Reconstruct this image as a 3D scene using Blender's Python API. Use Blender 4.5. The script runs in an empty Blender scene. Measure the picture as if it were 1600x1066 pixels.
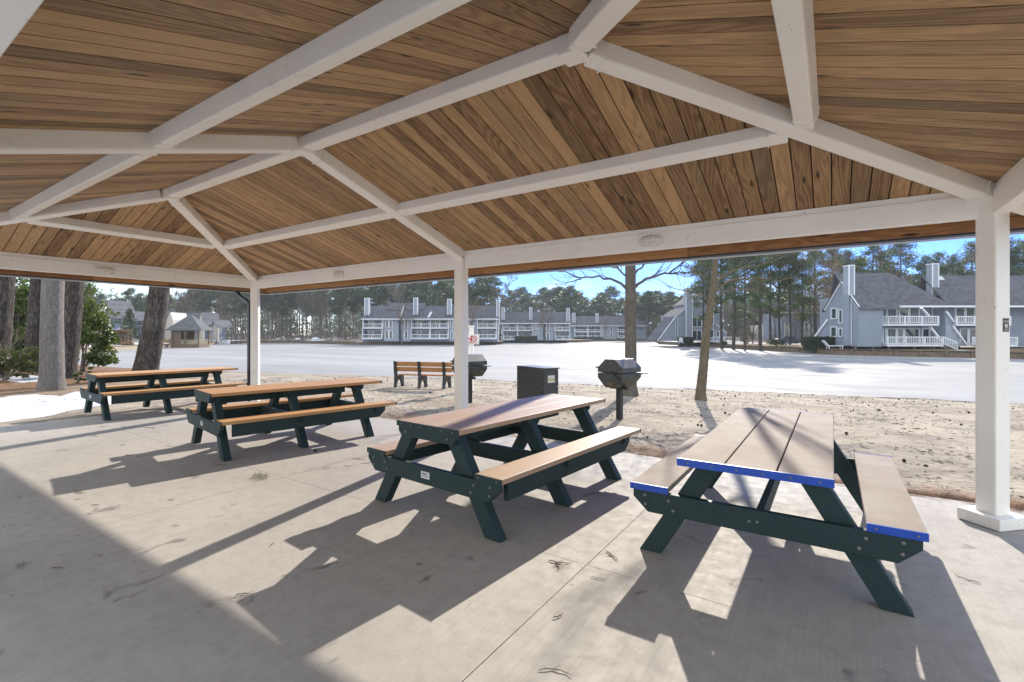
import bpy, bmesh, math, random
from mathutils import Vector, Matrix, noise as mnoise
R = math.radians
C = bpy.context.scene.collection
SC = bpy.context.scene

# ---------------------------------------------------------------- camera, sky, sun, exposure
F, YH, YAW, EYE = 752.7, 521.7, 33.65, 1.5
cam = bpy.data.cameras.new('camera'); cam_o = bpy.data.objects.new('camera', cam); C.objects.link(cam_o)
cam_o.location = (0, 0, EYE); cam_o.rotation_euler = (R(90), 0, R(YAW))
cam.sensor_width = 36; cam.lens = 36 * F / 1600; cam.shift_y = -(533 - YH) / 1600
cam.clip_start = .05; cam.clip_end = 4000
SC.camera = cam_o
SUN_EL, SUN_AZ = 26.8, -12.0          # azimuth from +Y towards +X
W = bpy.data.worlds.new('World'); SC.world = W; W.use_nodes = True
wn = W.node_tree; bg = wn.nodes['Background']
sky = wn.nodes.new('ShaderNodeTexSky'); sky.sky_type = 'NISHITA'; sky.sun_disc = False
sky.sun_elevation = R(SUN_EL); sky.sun_rotation = R(SUN_AZ); sky.air_density = 1.0; sky.dust_density = .2; sky.ozone_density = 3.0
def wnode(t, **k):
    n = wn.nodes.new(t)
    for a, b in k.items(): setattr(n, a, b)
    return n
tc = wnode('ShaderNodeTexCoord')
mp = wnode('ShaderNodeMapping'); mp.inputs['Scale'].default_value = (1, 1, 3.2); mp.inputs['Location'].default_value = (2.1, .4, .3)
wn.links.new(tc.outputs['Generated'], mp.inputs['Vector'])
cn = wnode('ShaderNodeTexNoise'); cn.inputs['Scale'].default_value = 3.2; cn.inputs['Detail'].default_value = 8; cn.inputs['Roughness'].default_value = .55
wn.links.new(mp.outputs['Vector'], cn.inputs['Vector'])
cr = wnode('ShaderNodeMapRange'); cr.inputs['From Min'].default_value = .36; cr.inputs['From Max'].default_value = .54; cr.inputs['To Max'].default_value = .9
cov = wnode('ShaderNodeMath', operation='MULTIPLY_ADD'); cov.inputs[1].default_value = -.205; wn.links.new(cn.outputs['Fac'], cov.inputs[2])
wn.links.new(cov.outputs[0], cr.inputs['Value'])
hs = wnode('ShaderNodeHueSaturation'); hs.inputs['Saturation'].default_value = 1.25; hs.inputs['Value'].default_value = 1.0
wn.links.new(sky.outputs['Color'], hs.inputs['Color'])
tint = wnode('ShaderNodeMix', data_type='RGBA', blend_type='MULTIPLY'); tint.inputs['Factor'].default_value = 1
sxyz = wnode('ShaderNodeSeparateXYZ'); wn.links.new(tc.outputs['Generated'], sxyz.inputs[0])
tf = wnode('ShaderNodeMapRange'); tf.inputs['From Min'].default_value = -.1; tf.inputs['From Max'].default_value = .85; wn.links.new(sxyz.outputs[1], tf.inputs['Value'])
tcol = wnode('ShaderNodeMix', data_type='RGBA'); wn.links.new(tf.outputs['Result'], tcol.inputs['Factor']); tcol.inputs[6].default_value = (1.1, 1.05, 1.0, 1); tcol.inputs[7].default_value = (.20, .30, .62, 1)
wn.links.new(sxyz.outputs[1], cov.inputs[0]); wn.links.new(tcol.outputs[2], tint.inputs[7]); wn.links.new(hs.outputs['Color'], tint.inputs[6])
cm = wnode('ShaderNodeMix', data_type='RGBA'); wn.links.new(cr.outputs['Result'], cm.inputs['Factor'])
wn.links.new(tint.outputs[2], cm.inputs[6]); cm.inputs[7].default_value = (4.1, 4.3, 4.55, 1)
wn.links.new(cm.outputs[2], bg.inputs['Color']); bg.inputs['Strength'].default_value = .15
sl = bpy.data.lights.new('sun', 'SUN'); sl.energy = 3.0; sl.angle = R(.55); sl.color = (1, .93, .82)
so = bpy.data.objects.new('sun', sl); C.objects.link(so)
sd = Vector((math.sin(R(SUN_AZ)) * math.cos(R(SUN_EL)), math.cos(R(SUN_AZ)) * math.cos(R(SUN_EL)), math.sin(R(SUN_EL))))
so.rotation_euler = sd.to_track_quat('Z', 'Y').to_euler(); so.location = sd * 60
SC.view_settings.view_transform = 'Standard'; SC.view_settings.look = 'None'
SC.view_settings.exposure = 1.42; SC.view_settings.gamma = 1
SC.render.engine = 'CYCLES'
SC.cycles.max_bounces = 8; SC.cycles.diffuse_bounces = 5; SC.cycles.transparent_max_bounces = 8
SC.cycles.use_denoising = True; SC.cycles.sample_clamp_indirect = 8

# ---------------------------------------------------------------- helpers
FW = Vector((-math.sin(R(YAW)), math.cos(R(YAW)), 0)); RT = Vector((math.cos(R(YAW)), math.sin(R(YAW)), 0))
def at(px, z, h=0.0):                  # measured direction and distance -> point of the place
    p = RT * ((px - 800) / F * z) + FW * z; p.z = h; return p
def hz(py, z): return EYE - (py - YH) / F * z
def rnd(a, b): return random.uniform(a, b)
class MB:
    def __init__(s): s.v = []; s.f = []; s.a = []; s.uv = []
    def face(s, pts, a=0.0, uv=None):
        n = len(s.v); s.v += [tuple(p) for p in pts]; s.f.append(tuple(range(n, n + len(pts)))); s.a.append(a)
        s.uv.append(uv or [(0, 0)] * len(pts)); return s
    def hexa(s, p, a=0.0):             # 8 points: bottom ring then top ring
        n = len(s.v); s.v += [tuple(q) for q in p]
        for f in ((3, 2, 1, 0), (4, 5, 6, 7), (0, 1, 5, 4), (1, 2, 6, 5), (2, 3, 7, 6), (3, 0, 4, 7)):
            s.f.append(tuple(n + i for i in f)); s.a.append(a); s.uv.append([(0, 0)] * 4)
        return s
    def box(s, x0, x1, y0, y1, z0, z1, T=None, a=0.0):
        p = [Vector(q) for q in ((x0, y0, z0), (x1, y0, z0), (x1, y1, z0), (x0, y1, z0), (x0, y0, z1), (x1, y0, z1), (x1, y1, z1), (x0, y1, z1))]
        if T is not None: p = [T @ q for q in p]
        return s.hexa(p, a)
    def beam(s, p0, p1, w, h, up=(0, 0, 1), a=0.0):   # centre line p0-p1
        p0, p1 = Vector(p0), Vector(p1); d = (p1 - p0).normalized(); u = Vector(up); sx = d.cross(u).normalized(); u = sx.cross(d).normalized()
        q = []
        for k in (-h / 2, h / 2):
            q += [p0 - sx * w / 2 + u * k, p0 + sx * w / 2 + u * k, p1 + sx * w / 2 + u * k, p1 - sx * w / 2 + u * k]
        return s.hexa(q, a)
    def tube(s, pts, rad, n=8, cap=True, a=0.0):
        pts = [Vector(p) for p in pts]; b = len(s.v); m = len(pts)
        u = None
        for i, p in enumerate(pts):
            d = (pts[min(i + 1, m - 1)] - pts[max(i - 1, 0)]).normalized()
            if u is None:
                u = d.cross(Vector((0, 0, 1)) if abs(d.z) < .9 else Vector((1, 0, 0))).normalized()
            else:
                u = (u - d * u.dot(d)).normalized()
            w = d.cross(u); r = rad[i] if hasattr(rad, '__len__') else rad
            for k in range(n):
                t = 2 * math.pi * k / n; s.v.append(tuple(p + (u * math.cos(t) + w * math.sin(t)) * r))
        for i in range(m - 1):
            for k in range(n):
                k2 = (k + 1) % n
                s.f.append((b + i * n + k, b + i * n + k2, b + (i + 1) * n + k2, b + (i + 1) * n + k)); s.a.append(a); s.uv.append([(0, 0)] * 4)
        if cap:
            s.f.append(tuple(b + k for k in reversed(range(n)))); s.a.append(a); s.uv.append([(0, 0)] * n)
            s.f.append(tuple(b + (m - 1) * n + k for k in range(n))); s.a.append(a); s.uv.append([(0, 0)] * n)
        return s
    def prism(s, poly, off, a=0.0, uv=None):  # planar polygon moved by off
        poly = [Vector(p) for p in poly]; off = Vector(off); n = len(s.v); m = len(poly)
        s.v += [tuple(p) for p in poly] + [tuple(p + off) for p in poly]
        u = uv or [(0, 0)] * m
        s.f.append(tuple(range(n + m - 1, n - 1, -1))); s.uv.append(list(reversed(u))); s.a.append(a)
        s.f.append(tuple(range(n + m, n + 2 * m))); s.uv.append(list(u)); s.a.append(a)
        for i in range(m):
            j = (i + 1) % m; s.f.append((n + i, n + j, n + m + j, n + m + i)); s.a.append(a); s.uv.append([u[i], u[j], u[j], u[i]])
        return s
    def lathe(s, prof, n=16, c=(0, 0, 0), a=0.0):
        b = len(s.v); c = Vector(c)
        for r, z in prof:
            for k in range(n):
                t = 2 * math.pi * k / n; s.v.append((c.x + r * math.cos(t), c.y + r * math.sin(t), c.z + z))
        for i in range(len(prof) - 1):
            for k in range(n):
                k2 = (k + 1) % n; s.f.append((b + i * n + k, b + i * n + k2, b + (i + 1) * n + k2, b + (i + 1) * n + k)); s.a.append(a); s.uv.append([(0, 0)] * 4)
        s.f.append(tuple(b + k for k in reversed(range(n)))); s.a.append(a); s.uv.append([(0, 0)] * n)
        e = b + (len(prof) - 1) * n; s.f.append(tuple(e + k for k in range(n))); s.a.append(a); s.uv.append([(0, 0)] * n)
        return s
    def mesh(s, name, mat, smooth=False, extra=False):
        me = bpy.data.meshes.new(name); me.from_pydata(s.v, [], s.f); me.materials.append(mat)
        if extra:
            at_ = me.attributes.new('rnd', 'FLOAT', 'FACE'); at_.data.foreach_set('value', s.a)
            ul = me.uv_layers.new(name='UVMap'); flat = []
            for u in s.uv:
                for q in u: flat += [q[0], q[1]]
            ul.data.foreach_set('uv', flat)
        if smooth: me.polygons.foreach_set('use_smooth', [True] * len(me.polygons))
        me.update(); return me
    def build(s, name, mat, parent=None, smooth=False, bevel=0, extra=False, loc=None):
        return link(name, s.mesh(name, mat, smooth, extra), parent, bevel, loc)
def link(name, me, parent=None, bevel=0, loc=None, rot=None):
    o = bpy.data.objects.new(name, me); C.objects.link(o)
    if parent is not None: o.parent = parent
    if loc is not None: o.location = loc
    if rot is not None: o.rotation_euler = rot
    if bevel:
        b = o.modifiers.new('bevel', 'BEVEL'); b.width = bevel; b.segments = 2; b.limit_method = 'ANGLE'; b.angle_limit = R(40)
    return o
def tag(o, label=None, cat=None, group=None, kind=None):
    if label: o['label'] = label
    if cat: o['category'] = cat
    if group: o['group'] = group
    if kind: o['kind'] = kind
    return o
def thing(name, label, cat, loc=(0, 0, 0), rz=0.0, group=None):
    o = bpy.data.objects.new(name, None); C.objects.link(o); o.empty_display_size = .2
    o.location = loc; o.rotation_euler = (0, 0, rz); return tag(o, label, cat, group)
def kids(o): return [c for c in bpy.data.objects if c.parent is o]
def dup(o, loc=None, rz=None, scale=None, label=None, group=None, parent=None, tree=None):
    c = o.copy(); C.objects.link(c)
    if parent is not None: c.parent = parent
    if loc is not None: c.location = loc
    if rz is not None: c.rotation_euler = (0, 0, rz)
    if scale is not None: c.scale = scale
    if label: c['label'] = label
    if group: c['group'] = group
    for k in o.children: dup(k, parent=c)
    return c

def lettering(text, size, mat, parent, mtx, align='CENTER', bold=0.0):   # written in the local XY plane of mtx
    fc = bpy.data.curves.new('lettering', 'FONT'); fc.body = text; fc.size = size; fc.align_x = align; fc.extrude = .0005; fc.offset = bold
    fo = bpy.data.objects.new('lettering', fc); C.objects.link(fo); bpy.context.view_layer.update()
    me = bpy.data.meshes.new_from_object(fo.evaluated_get(bpy.context.evaluated_depsgraph_get())); bpy.data.objects.remove(fo)
    me.materials.clear(); me.materials.append(mat); me.transform(mtx); return link('lettering', me, parent)

# ---------------------------------------------------------------- materials
def newmat(name, base=(.5, .5, .5), rough=.6, metal=0.0, spec=.5):
    m = bpy.data.materials.new(name); m.use_nodes = True; nt = m.node_tree; b = nt.nodes['Principled BSDF']
    b.inputs['Base Color'].default_value = (*base, 1); b.inputs['Roughness'].default_value = rough; b.inputs['Metallic'].default_value = metal
    b.inputs['Specular IOR Level'].default_value = spec
    return m, nt, b
class N:
    def __init__(s, nt): s.nt = nt
    def n(s, t, **k):
        q = s.nt.nodes.new(t)
        for a, b in k.items(): setattr(q, a, b)
        return q
    def L(s, a, b): s.nt.links.new(a, b)
    def coord(s, scale=(1, 1, 1), kind='Object', rot=(0, 0, 0)):
        t = s.n('ShaderNodeTexCoord'); m = s.n('ShaderNodeMapping'); m.inputs['Scale'].default_value = scale; m.inputs['Rotation'].default_value = rot
        s.L(t.outputs[kind], m.inputs['Vector']); return m.outputs['Vector']
    def noise(s, vec, scale, detail=4, rough=.55, dist=0.0):
        q = s.n('ShaderNodeTexNoise'); q.inputs['Scale'].default_value = scale; q.inputs['Detail'].default_value = detail
        q.inputs['Roughness'].default_value = rough; q.inputs['Distortion'].default_value = dist
        if vec is not None: s.L(vec, q.inputs['Vector'])
        return q.outputs['Fac']
    def vor(s, vec, scale, feature='F1', out='Distance', rand=1.0):
        q = s.n('ShaderNodeTexVoronoi', feature=feature); q.inputs['Scale'].default_value = scale; q.inputs['Randomness'].default_value = rand
        s.L(vec, q.inputs['Vector']); return q.outputs[out]
    def rng(s, v, a, b, c=0.0, d=1.0):
        q = s.n('ShaderNodeMapRange'); q.inputs['From Min'].default_value = a; q.inputs['From Max'].default_value = b
        q.inputs['To Min'].default_value = c; q.inputs['To Max'].default_value = d; s.L(v, q.inputs['Value']); return q.outputs['Result']
    def math(s, op, a, b=None):
        q = s.n('ShaderNodeMath', operation=op)
        for i, x in enumerate((a, b)):
            if x is None: continue
            if isinstance(x, (int, float)): q.inputs[i].default_value = x
            else: s.L(x, q.inputs[i])
        return q.outputs[0]
    def mix(s, f, a, b, blend='MIX'):
        q = s.n('ShaderNodeMix', data_type='RGBA', blend_type=blend)
        if isinstance(f, (int, float)): q.inputs['Factor'].default_value = f
        else: s.L(f, q.inputs['Factor'])
        for i, x in ((6, a), (7, b)):
            if isinstance(x, tuple): q.inputs[i].default_value = (*x, 1)
            else: s.L(x, q.inputs[i])
        return q.outputs[2]
    def bump(s, h, bsdf, strength=.3, dist=.02):
        q = s.n('ShaderNodeBump'); q.inputs['Strength'].default_value = strength; q.inputs['Distance'].default_value = dist
        s.L(h, q.inputs['Height']); s.L(q.outputs['Normal'], bsdf.inputs['Normal'])
def simple(name, base, rough=.6, var=.15, scale=6, metal=0.0, bump=0.0, spec=.5, stretch=(1, 1, 1), kind='Object'):
    m, nt, b = newmat(name, base, rough, metal, spec); g = N(nt)
    v = g.coord(stretch, kind); f = g.noise(v, scale, 5)
    lo = tuple(c * (1 - var) for c in base); hi = tuple(min(1, c * (1 + var)) for c in base)
    g.L(g.mix(g.rng(f, .3, .7), lo, hi), b.inputs['Base Color'])
    if bump: g.bump(f, b, bump)
    return m
def mk_white():
    m, nt, b = newmat('white_paint', rough=.42); g = N(nt); v = g.coord()
    c = g.mix(g.rng(g.noise(v, 1.7, 5), .35, .7), (.90, .865, .80), (.85, .81, .745))
    vs = g.coord((1, 1, .5)); sp = g.rng(g.vor(vs, 34), .09, .15, 1, 0); gate = g.rng(g.noise(v, 5.3, 5, .7), .55, .62)
    c = g.mix(g.math('MULTIPLY', sp, gate), c, (.16, .12, .09))
    st = g.rng(g.noise(v, 60, 2), .72, .78); c = g.mix(g.math('MULTIPLY', st, .35), c, (.3, .26, .2))
    sm = g.rng(g.noise(g.coord((1, 1, 1)), 3.6, 7, .72, .6), .60, .74); c = g.mix(g.math('MULTIPLY', sm, .45), c, (.50, .44, .36))
    g.L(c, b.inputs['Base Color']); g.bump(g.noise(v, 25, 4), b, .06, .004); return m
def mk_ceiling(name, light, dark):
    m, nt, b = newmat(name, rough=.55, spec=.3); g = N(nt)
    uv = g.n('ShaderNodeUVMap', uv_map='UVMap').outputs['UV']; ra = g.n('ShaderNodeAttribute', attribute_name='rnd').outputs['Fac']
    def mp(sx, sy):
        q = g.n('ShaderNodeMapping'); q.inputs['Scale'].default_value = (sx, sy, 1); g.L(uv, q.inputs['Vector']); return q.outputs['Vector']
    big = g.noise(mp(.55, 5.5), 1.0, 2, .5, .35)
    ring = g.math('ADD', g.math('MULTIPLY', g.math('SINE', g.math('MULTIPLY', big, 105)), .5), .5)
    fine = g.noise(mp(2.5, 150), 1.0, 3)
    mot = g.noise(mp(1.4, 11), 1.0, 6, .65)
    f = g.math('ADD', g.math('MULTIPLY', ring, .24), g.math('ADD', g.math('MULTIPLY', fine, .3), g.math('MULTIPLY', mot, .5)))
    f = g.math('ADD', f, g.math('MULTIPLY', g.math('SUBTRACT', ra, .5), .56))
    c = g.mix(g.rng(f, .22, .85), light, dark)
    kn = g.vor(mp(2.1, 9), 1.0); kg = g.rng(g.noise(mp(1.3, 5.2), .6, 1), .38, .45)
    c = g.mix(g.math('MULTIPLY', g.rng(kn, .07, .17, 1, 0), kg), c, (.035, .018, .008))
    gr = g.rng(g.noise(mp(.4, 2), 1, 3), .55, .75); c = g.mix(g.math('MULTIPLY', gr, .6), c, (.20, .155, .105))
    g.L(c, b.inputs['Base Color']); g.bump(fine, b, .15, .003); return m
def mk_concrete():
    m, nt, b = newmat('concrete', rough=.8, spec=.35); g = N(nt); v = g.coord()
    c = g.mix(g.rng(g.noise(v, .55, 6, .6), .3, .72), (.475, .44, .385), (.345, .32, .285))
    br = g.noise(g.coord((90, 1.2, 1)), 1.0, 3, .6); c = g.mix(g.math('MULTIPLY', g.rng(br, .36, .64), .24), c, (.25, .235, .21))
    po = g.rng(g.noise(v, 170, 2, .6), .56, .72); c = g.mix(g.math('MULTIPLY', po, .45), c, (.17, .155, .14)); mot = g.noise(v, 9, 6, .7); c = g.mix(g.math('MULTIPLY', g.rng(mot, .45, .7), .5), c, (.28, .255, .225))
    sp = g.rng(g.noise(v, 3.1, 4, .65, .6), .63, .70); c = g.mix(g.math('MULTIPLY', sp, .75), c, (.15, .135, .12))
    dots = g.math('MULTIPLY', g.rng(g.vor(v, 5.5), .05, .085, 1, 0), g.rng(g.noise(v, .9, 2), .5, .56)); c = g.mix(g.math('MULTIPLY', dots, .55), c, (.12, .105, .09))
    g.L(c, b.inputs['Base Color']); g.L(g.rng(mot, .3, .7, .68, .9), b.inputs['Roughness'])
    g.bump(g.math('ADD', g.math('MULTIPLY', br, .6), mot), b, .18, .006); return m
def mk_sand():
    m, nt, b = newmat('beach_sand', rough=.95, spec=.15); g = N(nt); v = g.coord()
    c = g.mix(g.rng(g.noise(v, .35, 5, .6), .35, .7), (.44, .375, .285), (.27, .23, .175))
    c = g.mix(g.math('MULTIPLY', g.rng(g.noise(g.coord((1, 1.3, 1)), .9, 7, .68, .3), .47, .63), .85), c, (.20, .17, .135))
    c = g.mix(g.math('MULTIPLY', g.rng(g.noise(g.coord((1, 1.5, 1)), 4.2, 6, .72, .8), .56, .66), .75), c, (.13, .10, .07))
    c = g.mix(g.math('MULTIPLY', g.rng(g.noise(v, 40, 3), .58, .75), .5), c, (.2, .16, .12))
    # brown needle-strewn woodland soil to the far left
    sx = g.n('ShaderNodeSeparateXYZ'); g.L(g.coord(), sx.inputs[0])
    wob = g.math('ADD', g.math('ADD', sx.outputs[0], g.math('MULTIPLY', g.math('SUBTRACT', sx.outputs[1], 3.0), .9)), g.math('MULTIPLY', g.math('SUBTRACT', g.noise(v, .5, 4), .5), 9))
    wood = g.rng(wob, -14.5, -16.5)
    wc = g.mix(g.rng(g.noise(v, 5, 6, .7), .35, .65), (.29, .165, .09), (.15, .095, .06))
    c = g.mix(wood, c, wc)
    g.L(c, b.inputs['Base Color']); h = g.math('ADD', g.noise(v, 3, 6, .65), g.math('MULTIPLY', g.noise(v, 22, 4), .35)); g.bump(h, b, .9, .09); return m
def mk_ice():
    m, nt, b = newmat('snowy_ice', rough=.5, spec=.1); g = N(nt)
    c = g.mix(g.rng(g.noise(g.coord((.02, .16, 1)), 1.0, 6, .6), .35, .68), (.34, .328, .31), (.255, .252, .243))
    c = g.mix(g.math('MULTIPLY', g.rng(g.noise(g.coord((.12, .9, 1)), 1.0, 5, .6), .6, .75), .5), c, (.19, .195, .195))
    c = g.mix(g.math('MULTIPLY', g.rng(g.noise(g.coord((.09, .12, 1)), 1.0, 7, .65, .5), .55, .68), .55), c, (.385, .375, .36))
    g.L(c, b.inputs['Base Color']); g.L(g.rng(g.noise(g.coord((.3, .5, 1)), 1.0, 5, .6), .35, .65, .62, .9), b.inputs['Roughness']); g.bump(g.noise(g.coord((.8, 1.6, 1)), 1.0, 5, .6), b, .25, .05); return m
def mk_bank():
    m, nt, b = newmat('winter_bank', rough=.95, spec=.1); g = N(nt); v = g.coord()
    c = g.mix(g.rng(g.noise(v, .25, 5), .4, .62), (.20, .125, .07), (.23, .19, .10))
    c = g.mix(g.rng(g.noise(v, .09, 5, .6), .52, .58), c, (.74, .75, .78)); g.L(c, b.inputs['Base Color']); return m
def mk_bark(name, light, dark, scale, zs=.28, bump=.9):
    m, nt, b = newmat(name, rough=.92, spec=.15); g = N(nt)
    v = g.coord((1, 1, zs)); w = g.n('ShaderNodeVectorMath', operation='ADD'); ds = g.n('ShaderNodeTexNoise'); ds.inputs['Scale'].default_value = scale * .7
    g.L(v, ds.inputs['Vector']); sc_ = g.n('ShaderNodeVectorMath', operation='SCALE'); sc_.inputs['Scale'].default_value = .24; g.L(ds.outputs['Color'], sc_.inputs[0])
    g.L(v, w.inputs[0]); g.L(sc_.outputs[0], w.inputs[1])
    e = g.vor(w.outputs[0], scale, 'DISTANCE_TO_EDGE'); f = g.rng(e, .0, .16)
    n2 = g.noise(v, scale * 4, 5, .7)
    f = g.math('MULTIPLY', f, g.rng(g.noise(v, scale * .5, 5, .7), .25, .6, .35, 1.0)); c = g.mix(f, dark, light); c = g.mix(g.math('MULTIPLY', g.rng(n2, .4, .7), .55), c, dark)
    c = g.mix(g.math('MULTIPLY', g.rng(g.noise(g.coord(), 1.3, 4), .55, .7), .3), c, (.30, .30, .26))
    g.L(c, b.inputs['Base Color']); g.bump(g.math('ADD', f, g.math('MULTIPLY', n2, .4)), b, bump, .03); return m
def mk_leaf(name, c1, c2, trans=.35, rough=.5, scale=.8):
    m, nt, b = newmat(name, rough=rough, spec=.4); g = N(nt); v = g.coord()
    oi = g.n('ShaderNodeObjectInfo').outputs['Random']; f = g.math('ADD', g.rng(g.noise(v, scale, 4, .6), .32, .68), g.math('MULTIPLY', g.math('SUBTRACT', oi, .5), .5))
    c = g.mix(f, c1, c2); g.L(c, b.inputs['Base Color'])
    tr = g.n('ShaderNodeBsdfTranslucent'); g.L(g.mix(1.0, c, (1.5, 1.55, .7), 'MULTIPLY'), tr.inputs['Color']); ms = g.n('ShaderNodeMixShader'); ms.inputs[0].default_value = trans
    g.L(b.outputs[0], ms.inputs[1]); g.L(tr.outputs[0], ms.inputs[2]); g.L(ms.outputs[0], nt.nodes['Material Output'].inputs['Surface']); return m
def mk_board(name, c1, c2, rough=.45, dust_glare=0.0, spec=.16):
    m, nt, b = newmat(name, rough=rough, spec=spec); g = N(nt)
    c = g.mix(g.rng(g.noise(g.coord((14, .8, 14)), 1.0, 5, .6), .3, .7), c1, c2)
    c = g.mix(g.math('MULTIPLY', g.rng(g.noise(g.coord(), 110, 3), .45, .7), .35), c, tuple(x * .55 for x in c1))
    if dust_glare:
        c = g.mix(g.math('MULTIPLY', g.rng(g.noise(g.coord(), 3, 6, .65), .25, .6), dust_glare), c, (.37, .325, .285))  # pale film: dust on the blue-capped table, painted glare on its neighbour
    g.L(c, b.inputs['Base Color']); g.bump(g.noise(g.coord((60, 4, 60)), 1.0, 4), b, .12, .003); return m
def mk_siding(name, base, vert=True, step=.3):
    m, nt, b = newmat(name, base, .75, 0, .25); g = N(nt)
    sx = g.n('ShaderNodeSeparateXYZ'); g.L(g.coord(), sx.inputs[0])
    u = sx.outputs[0] if vert else sx.outputs[2]
    fr = g.math('FRACT', g.math('MULTIPLY', u, 1 / step)); ln = g.rng(fr, .0, .07, 1, 0)
    c = g.mix(g.rng(g.noise(g.coord(), .8, 4), .3, .7), tuple(x * .93 for x in base), tuple(x * 1.06 for x in base))
    g.L(g.mix(g.math('MULTIPLY', ln, .4), c, tuple(x * .45 for x in base)), b.inputs['Base Color']); return m
def mk_shingle(name, base):
    m, nt, b = newmat(name, base, .95, 0, .15); g = N(nt)
    br = g.n('ShaderNodeTexBrick'); br.inputs['Scale'].default_value = 1.0; br.inputs['Brick Width'].default_value = .5; br.inputs['Row Height'].default_value = .22; br.inputs['Mortar Size'].default_value = .012
    br.inputs['Color1'].default_value = (*[x * 1.2 for x in base], 1); br.inputs['Color2'].default_value = (*[x * .8 for x in base], 1); br.inputs['Mortar'].default_value = (*[x * .5 for x in base], 1)
    t = g.n('ShaderNodeTexCoord'); mp_ = g.n('ShaderNodeMapping'); mp_.inputs['Rotation'].default_value = (R(90), 0, 0); g.L(t.outputs['Object'], mp_.inputs['Vector']); g.L(mp_.outputs['Vector'], br.inputs['Vector'])
    c = g.mix(g.math('MULTIPLY', g.rng(g.noise(g.coord(), 1.2, 5, .6), .4, .7), .4), br.outputs['Color'], tuple(x * 1.5 for x in base)); g.L(c, b.inputs['Base Color']); return m
def mk_snow():
    m, nt, b = newmat('old_snow', rough=.7, spec=.3); g = N(nt); v = g.coord()
    c = g.mix(g.rng(g.noise(v, 2, 5), .35, .7), (.64, .65, .665), (.52, .53, .545)); c = g.mix(g.math('MULTIPLY', g.rng(g.noise(v, 3.5, 6, .7), .58, .7), .75), c, (.25, .16, .09))
    g.L(c, b.inputs['Base Color']); g.bump(g.noise(v, 9, 5), b, .4, .03); return m
M = {}
M['white'] = mk_white()
M['ceil'] = mk_ceiling('ceiling_boards', (.50, .31, .155), (.165, .093, .042))
M['fascia'] = mk_ceiling('fascia_board', (.46, .24, .095), (.20, .09, .035))
M['deck'] = simple('roof_deck', (.03, .02, .014), .9)
M['shingle'] = mk_shingle('roof_shingles', (.075, .075, .085))
M['navy'] = simple('navy_gutter', (.012, .018, .035), .4, .1)
M['alu'] = simple('drip_edge', (.62, .62, .62), .4, .05)  # sunlit tone of the gutter lip, set as its own colour
M['concrete'] = mk_concrete(); M['dark'] = simple('joint_filler', (.06, .053, .046), .95)
M['sand'] = mk_sand(); M['ice'] = mk_ice(); M['bank'] = mk_bank(); M['snow'] = mk_snow()
M['cedar'] = mk_board('cedar_plastic', (.58, .335, .155), (.48, .26, .115), .55)
M['cedar_dust'] = mk_board('dusty_cedar_plastic', (.50, .315, .175), (.42, .25, .13), .5, .5, .28)  # pale film in the colour stands in for sky glare on the boards
M['cedar_pale'] = mk_board('bleached_cedar_plastic', (.31, .25, .195), (.265, .21, .16), .8, .9, .15)
M['green'] = simple('green_plastic', (.023, .044, .045), .6, .16, 60, bump=.1, spec=.25)
M['blue'] = simple('blue_cap', (.012, .07, .44), .4, .12, 20)
M['bolt'] = simple('bolt_steel', (.22, .22, .215), .5, .2, 20, metal=.5)
M['label'] = simple('label_plate', (.62, .63, .62), .5, .05)
M['ink'] = simple('label_ink', (.06, .06, .06), .7, .05)
M['black'] = simple('black_metal', (.022, .022, .022), .45, .3, 14)
M['charcoal'] = simple('charcoal_metal', (.05, .05, .048), .42, .3, 10)
M['grill'] = simple('grill_steel', (.055, .055, .05), .45, .3, 9, metal=.2)
M['rust'] = simple('rusty_steel', (.12, .07, .04), .8, .4, 12)
M['iron'] = simple('cast_iron', (.022, .027, .026), .5, .3, 18)
M['slat'] = mk_board('bench_slat', (.46, .235, .10), (.37, .18, .075), .5)
M['red'] = simple('sign_red', (.45, .03, .03), .6, .05); M['signw'] = simple('sign_white', (.78, .76, .74), .6, .04)
M['yellow'] = simple('label_yellow', (.62, .52, .18), .6, .05)
M['pine_bark'] = mk_bark('pine_bark', (.155, .133, .115), (.036, .03, .026), 14, .17)
M['grey_bark'] = mk_bark('grey_bark', (.27, .25, .225), (.12, .108, .095), 26, .14, .6)
M['brown_bark'] = mk_bark('brown_bark', (.205, .178, .15), (.095, .08, .066), 24, .35, .5)
M['moss_bark'] = mk_bark('lichen_bark', (.24, .205, .14), (.10, .08, .055), 22, .5, .5)
M['far_bark'] = simple('distant_bark', (.115, .095, .08), .95, .3, 1.2)
M['twig'] = simple('twig_bark', (.16, .125, .10), .95, .25, 2)
M['needle'] = mk_leaf('pine_needles', (.045, .075, .028), (.085, .12, .045), .3)
M['needle_far'] = mk_leaf('distant_pine_needles', (.05, .08, .04), (.085, .115, .06), .25)
M['holly'] = mk_leaf('holly_leaves', (.04, .07, .015), (.12, .15, .03), .4, .3, 1.5)
M['oleander'] = mk_leaf('olive_leaves', (.07, .085, .03), (.15, .15, .06), .35, .5, 1.5)
M['hedge'] = mk_leaf('hedge_leaves', (.02, .04, .016), (.035, .06, .022), .15)
M['deadleaf'] = mk_leaf('dead_leaves', (.19, .10, .045), (.27, .16, .08), .35)
M['straw'] = simple('pine_straw', (.26, .14, .07), .9, .45, 3)
M['clean_snow'] = simple('clean_snow', (.80, .81, .82), .7, .06, .6)  # bright white for the added light-bouncing sheet
M['litter'] = simple('leaf_litter', (.085, .06, .04), .95, .5, 1.5); M['wet'] = simple('wet_sand', (.12, .10, .08), .8, .45, 5, bump=.5)
M['cone'] = simple('pine_cone', (.055, .032, .02), .9, .4, 40)
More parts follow.
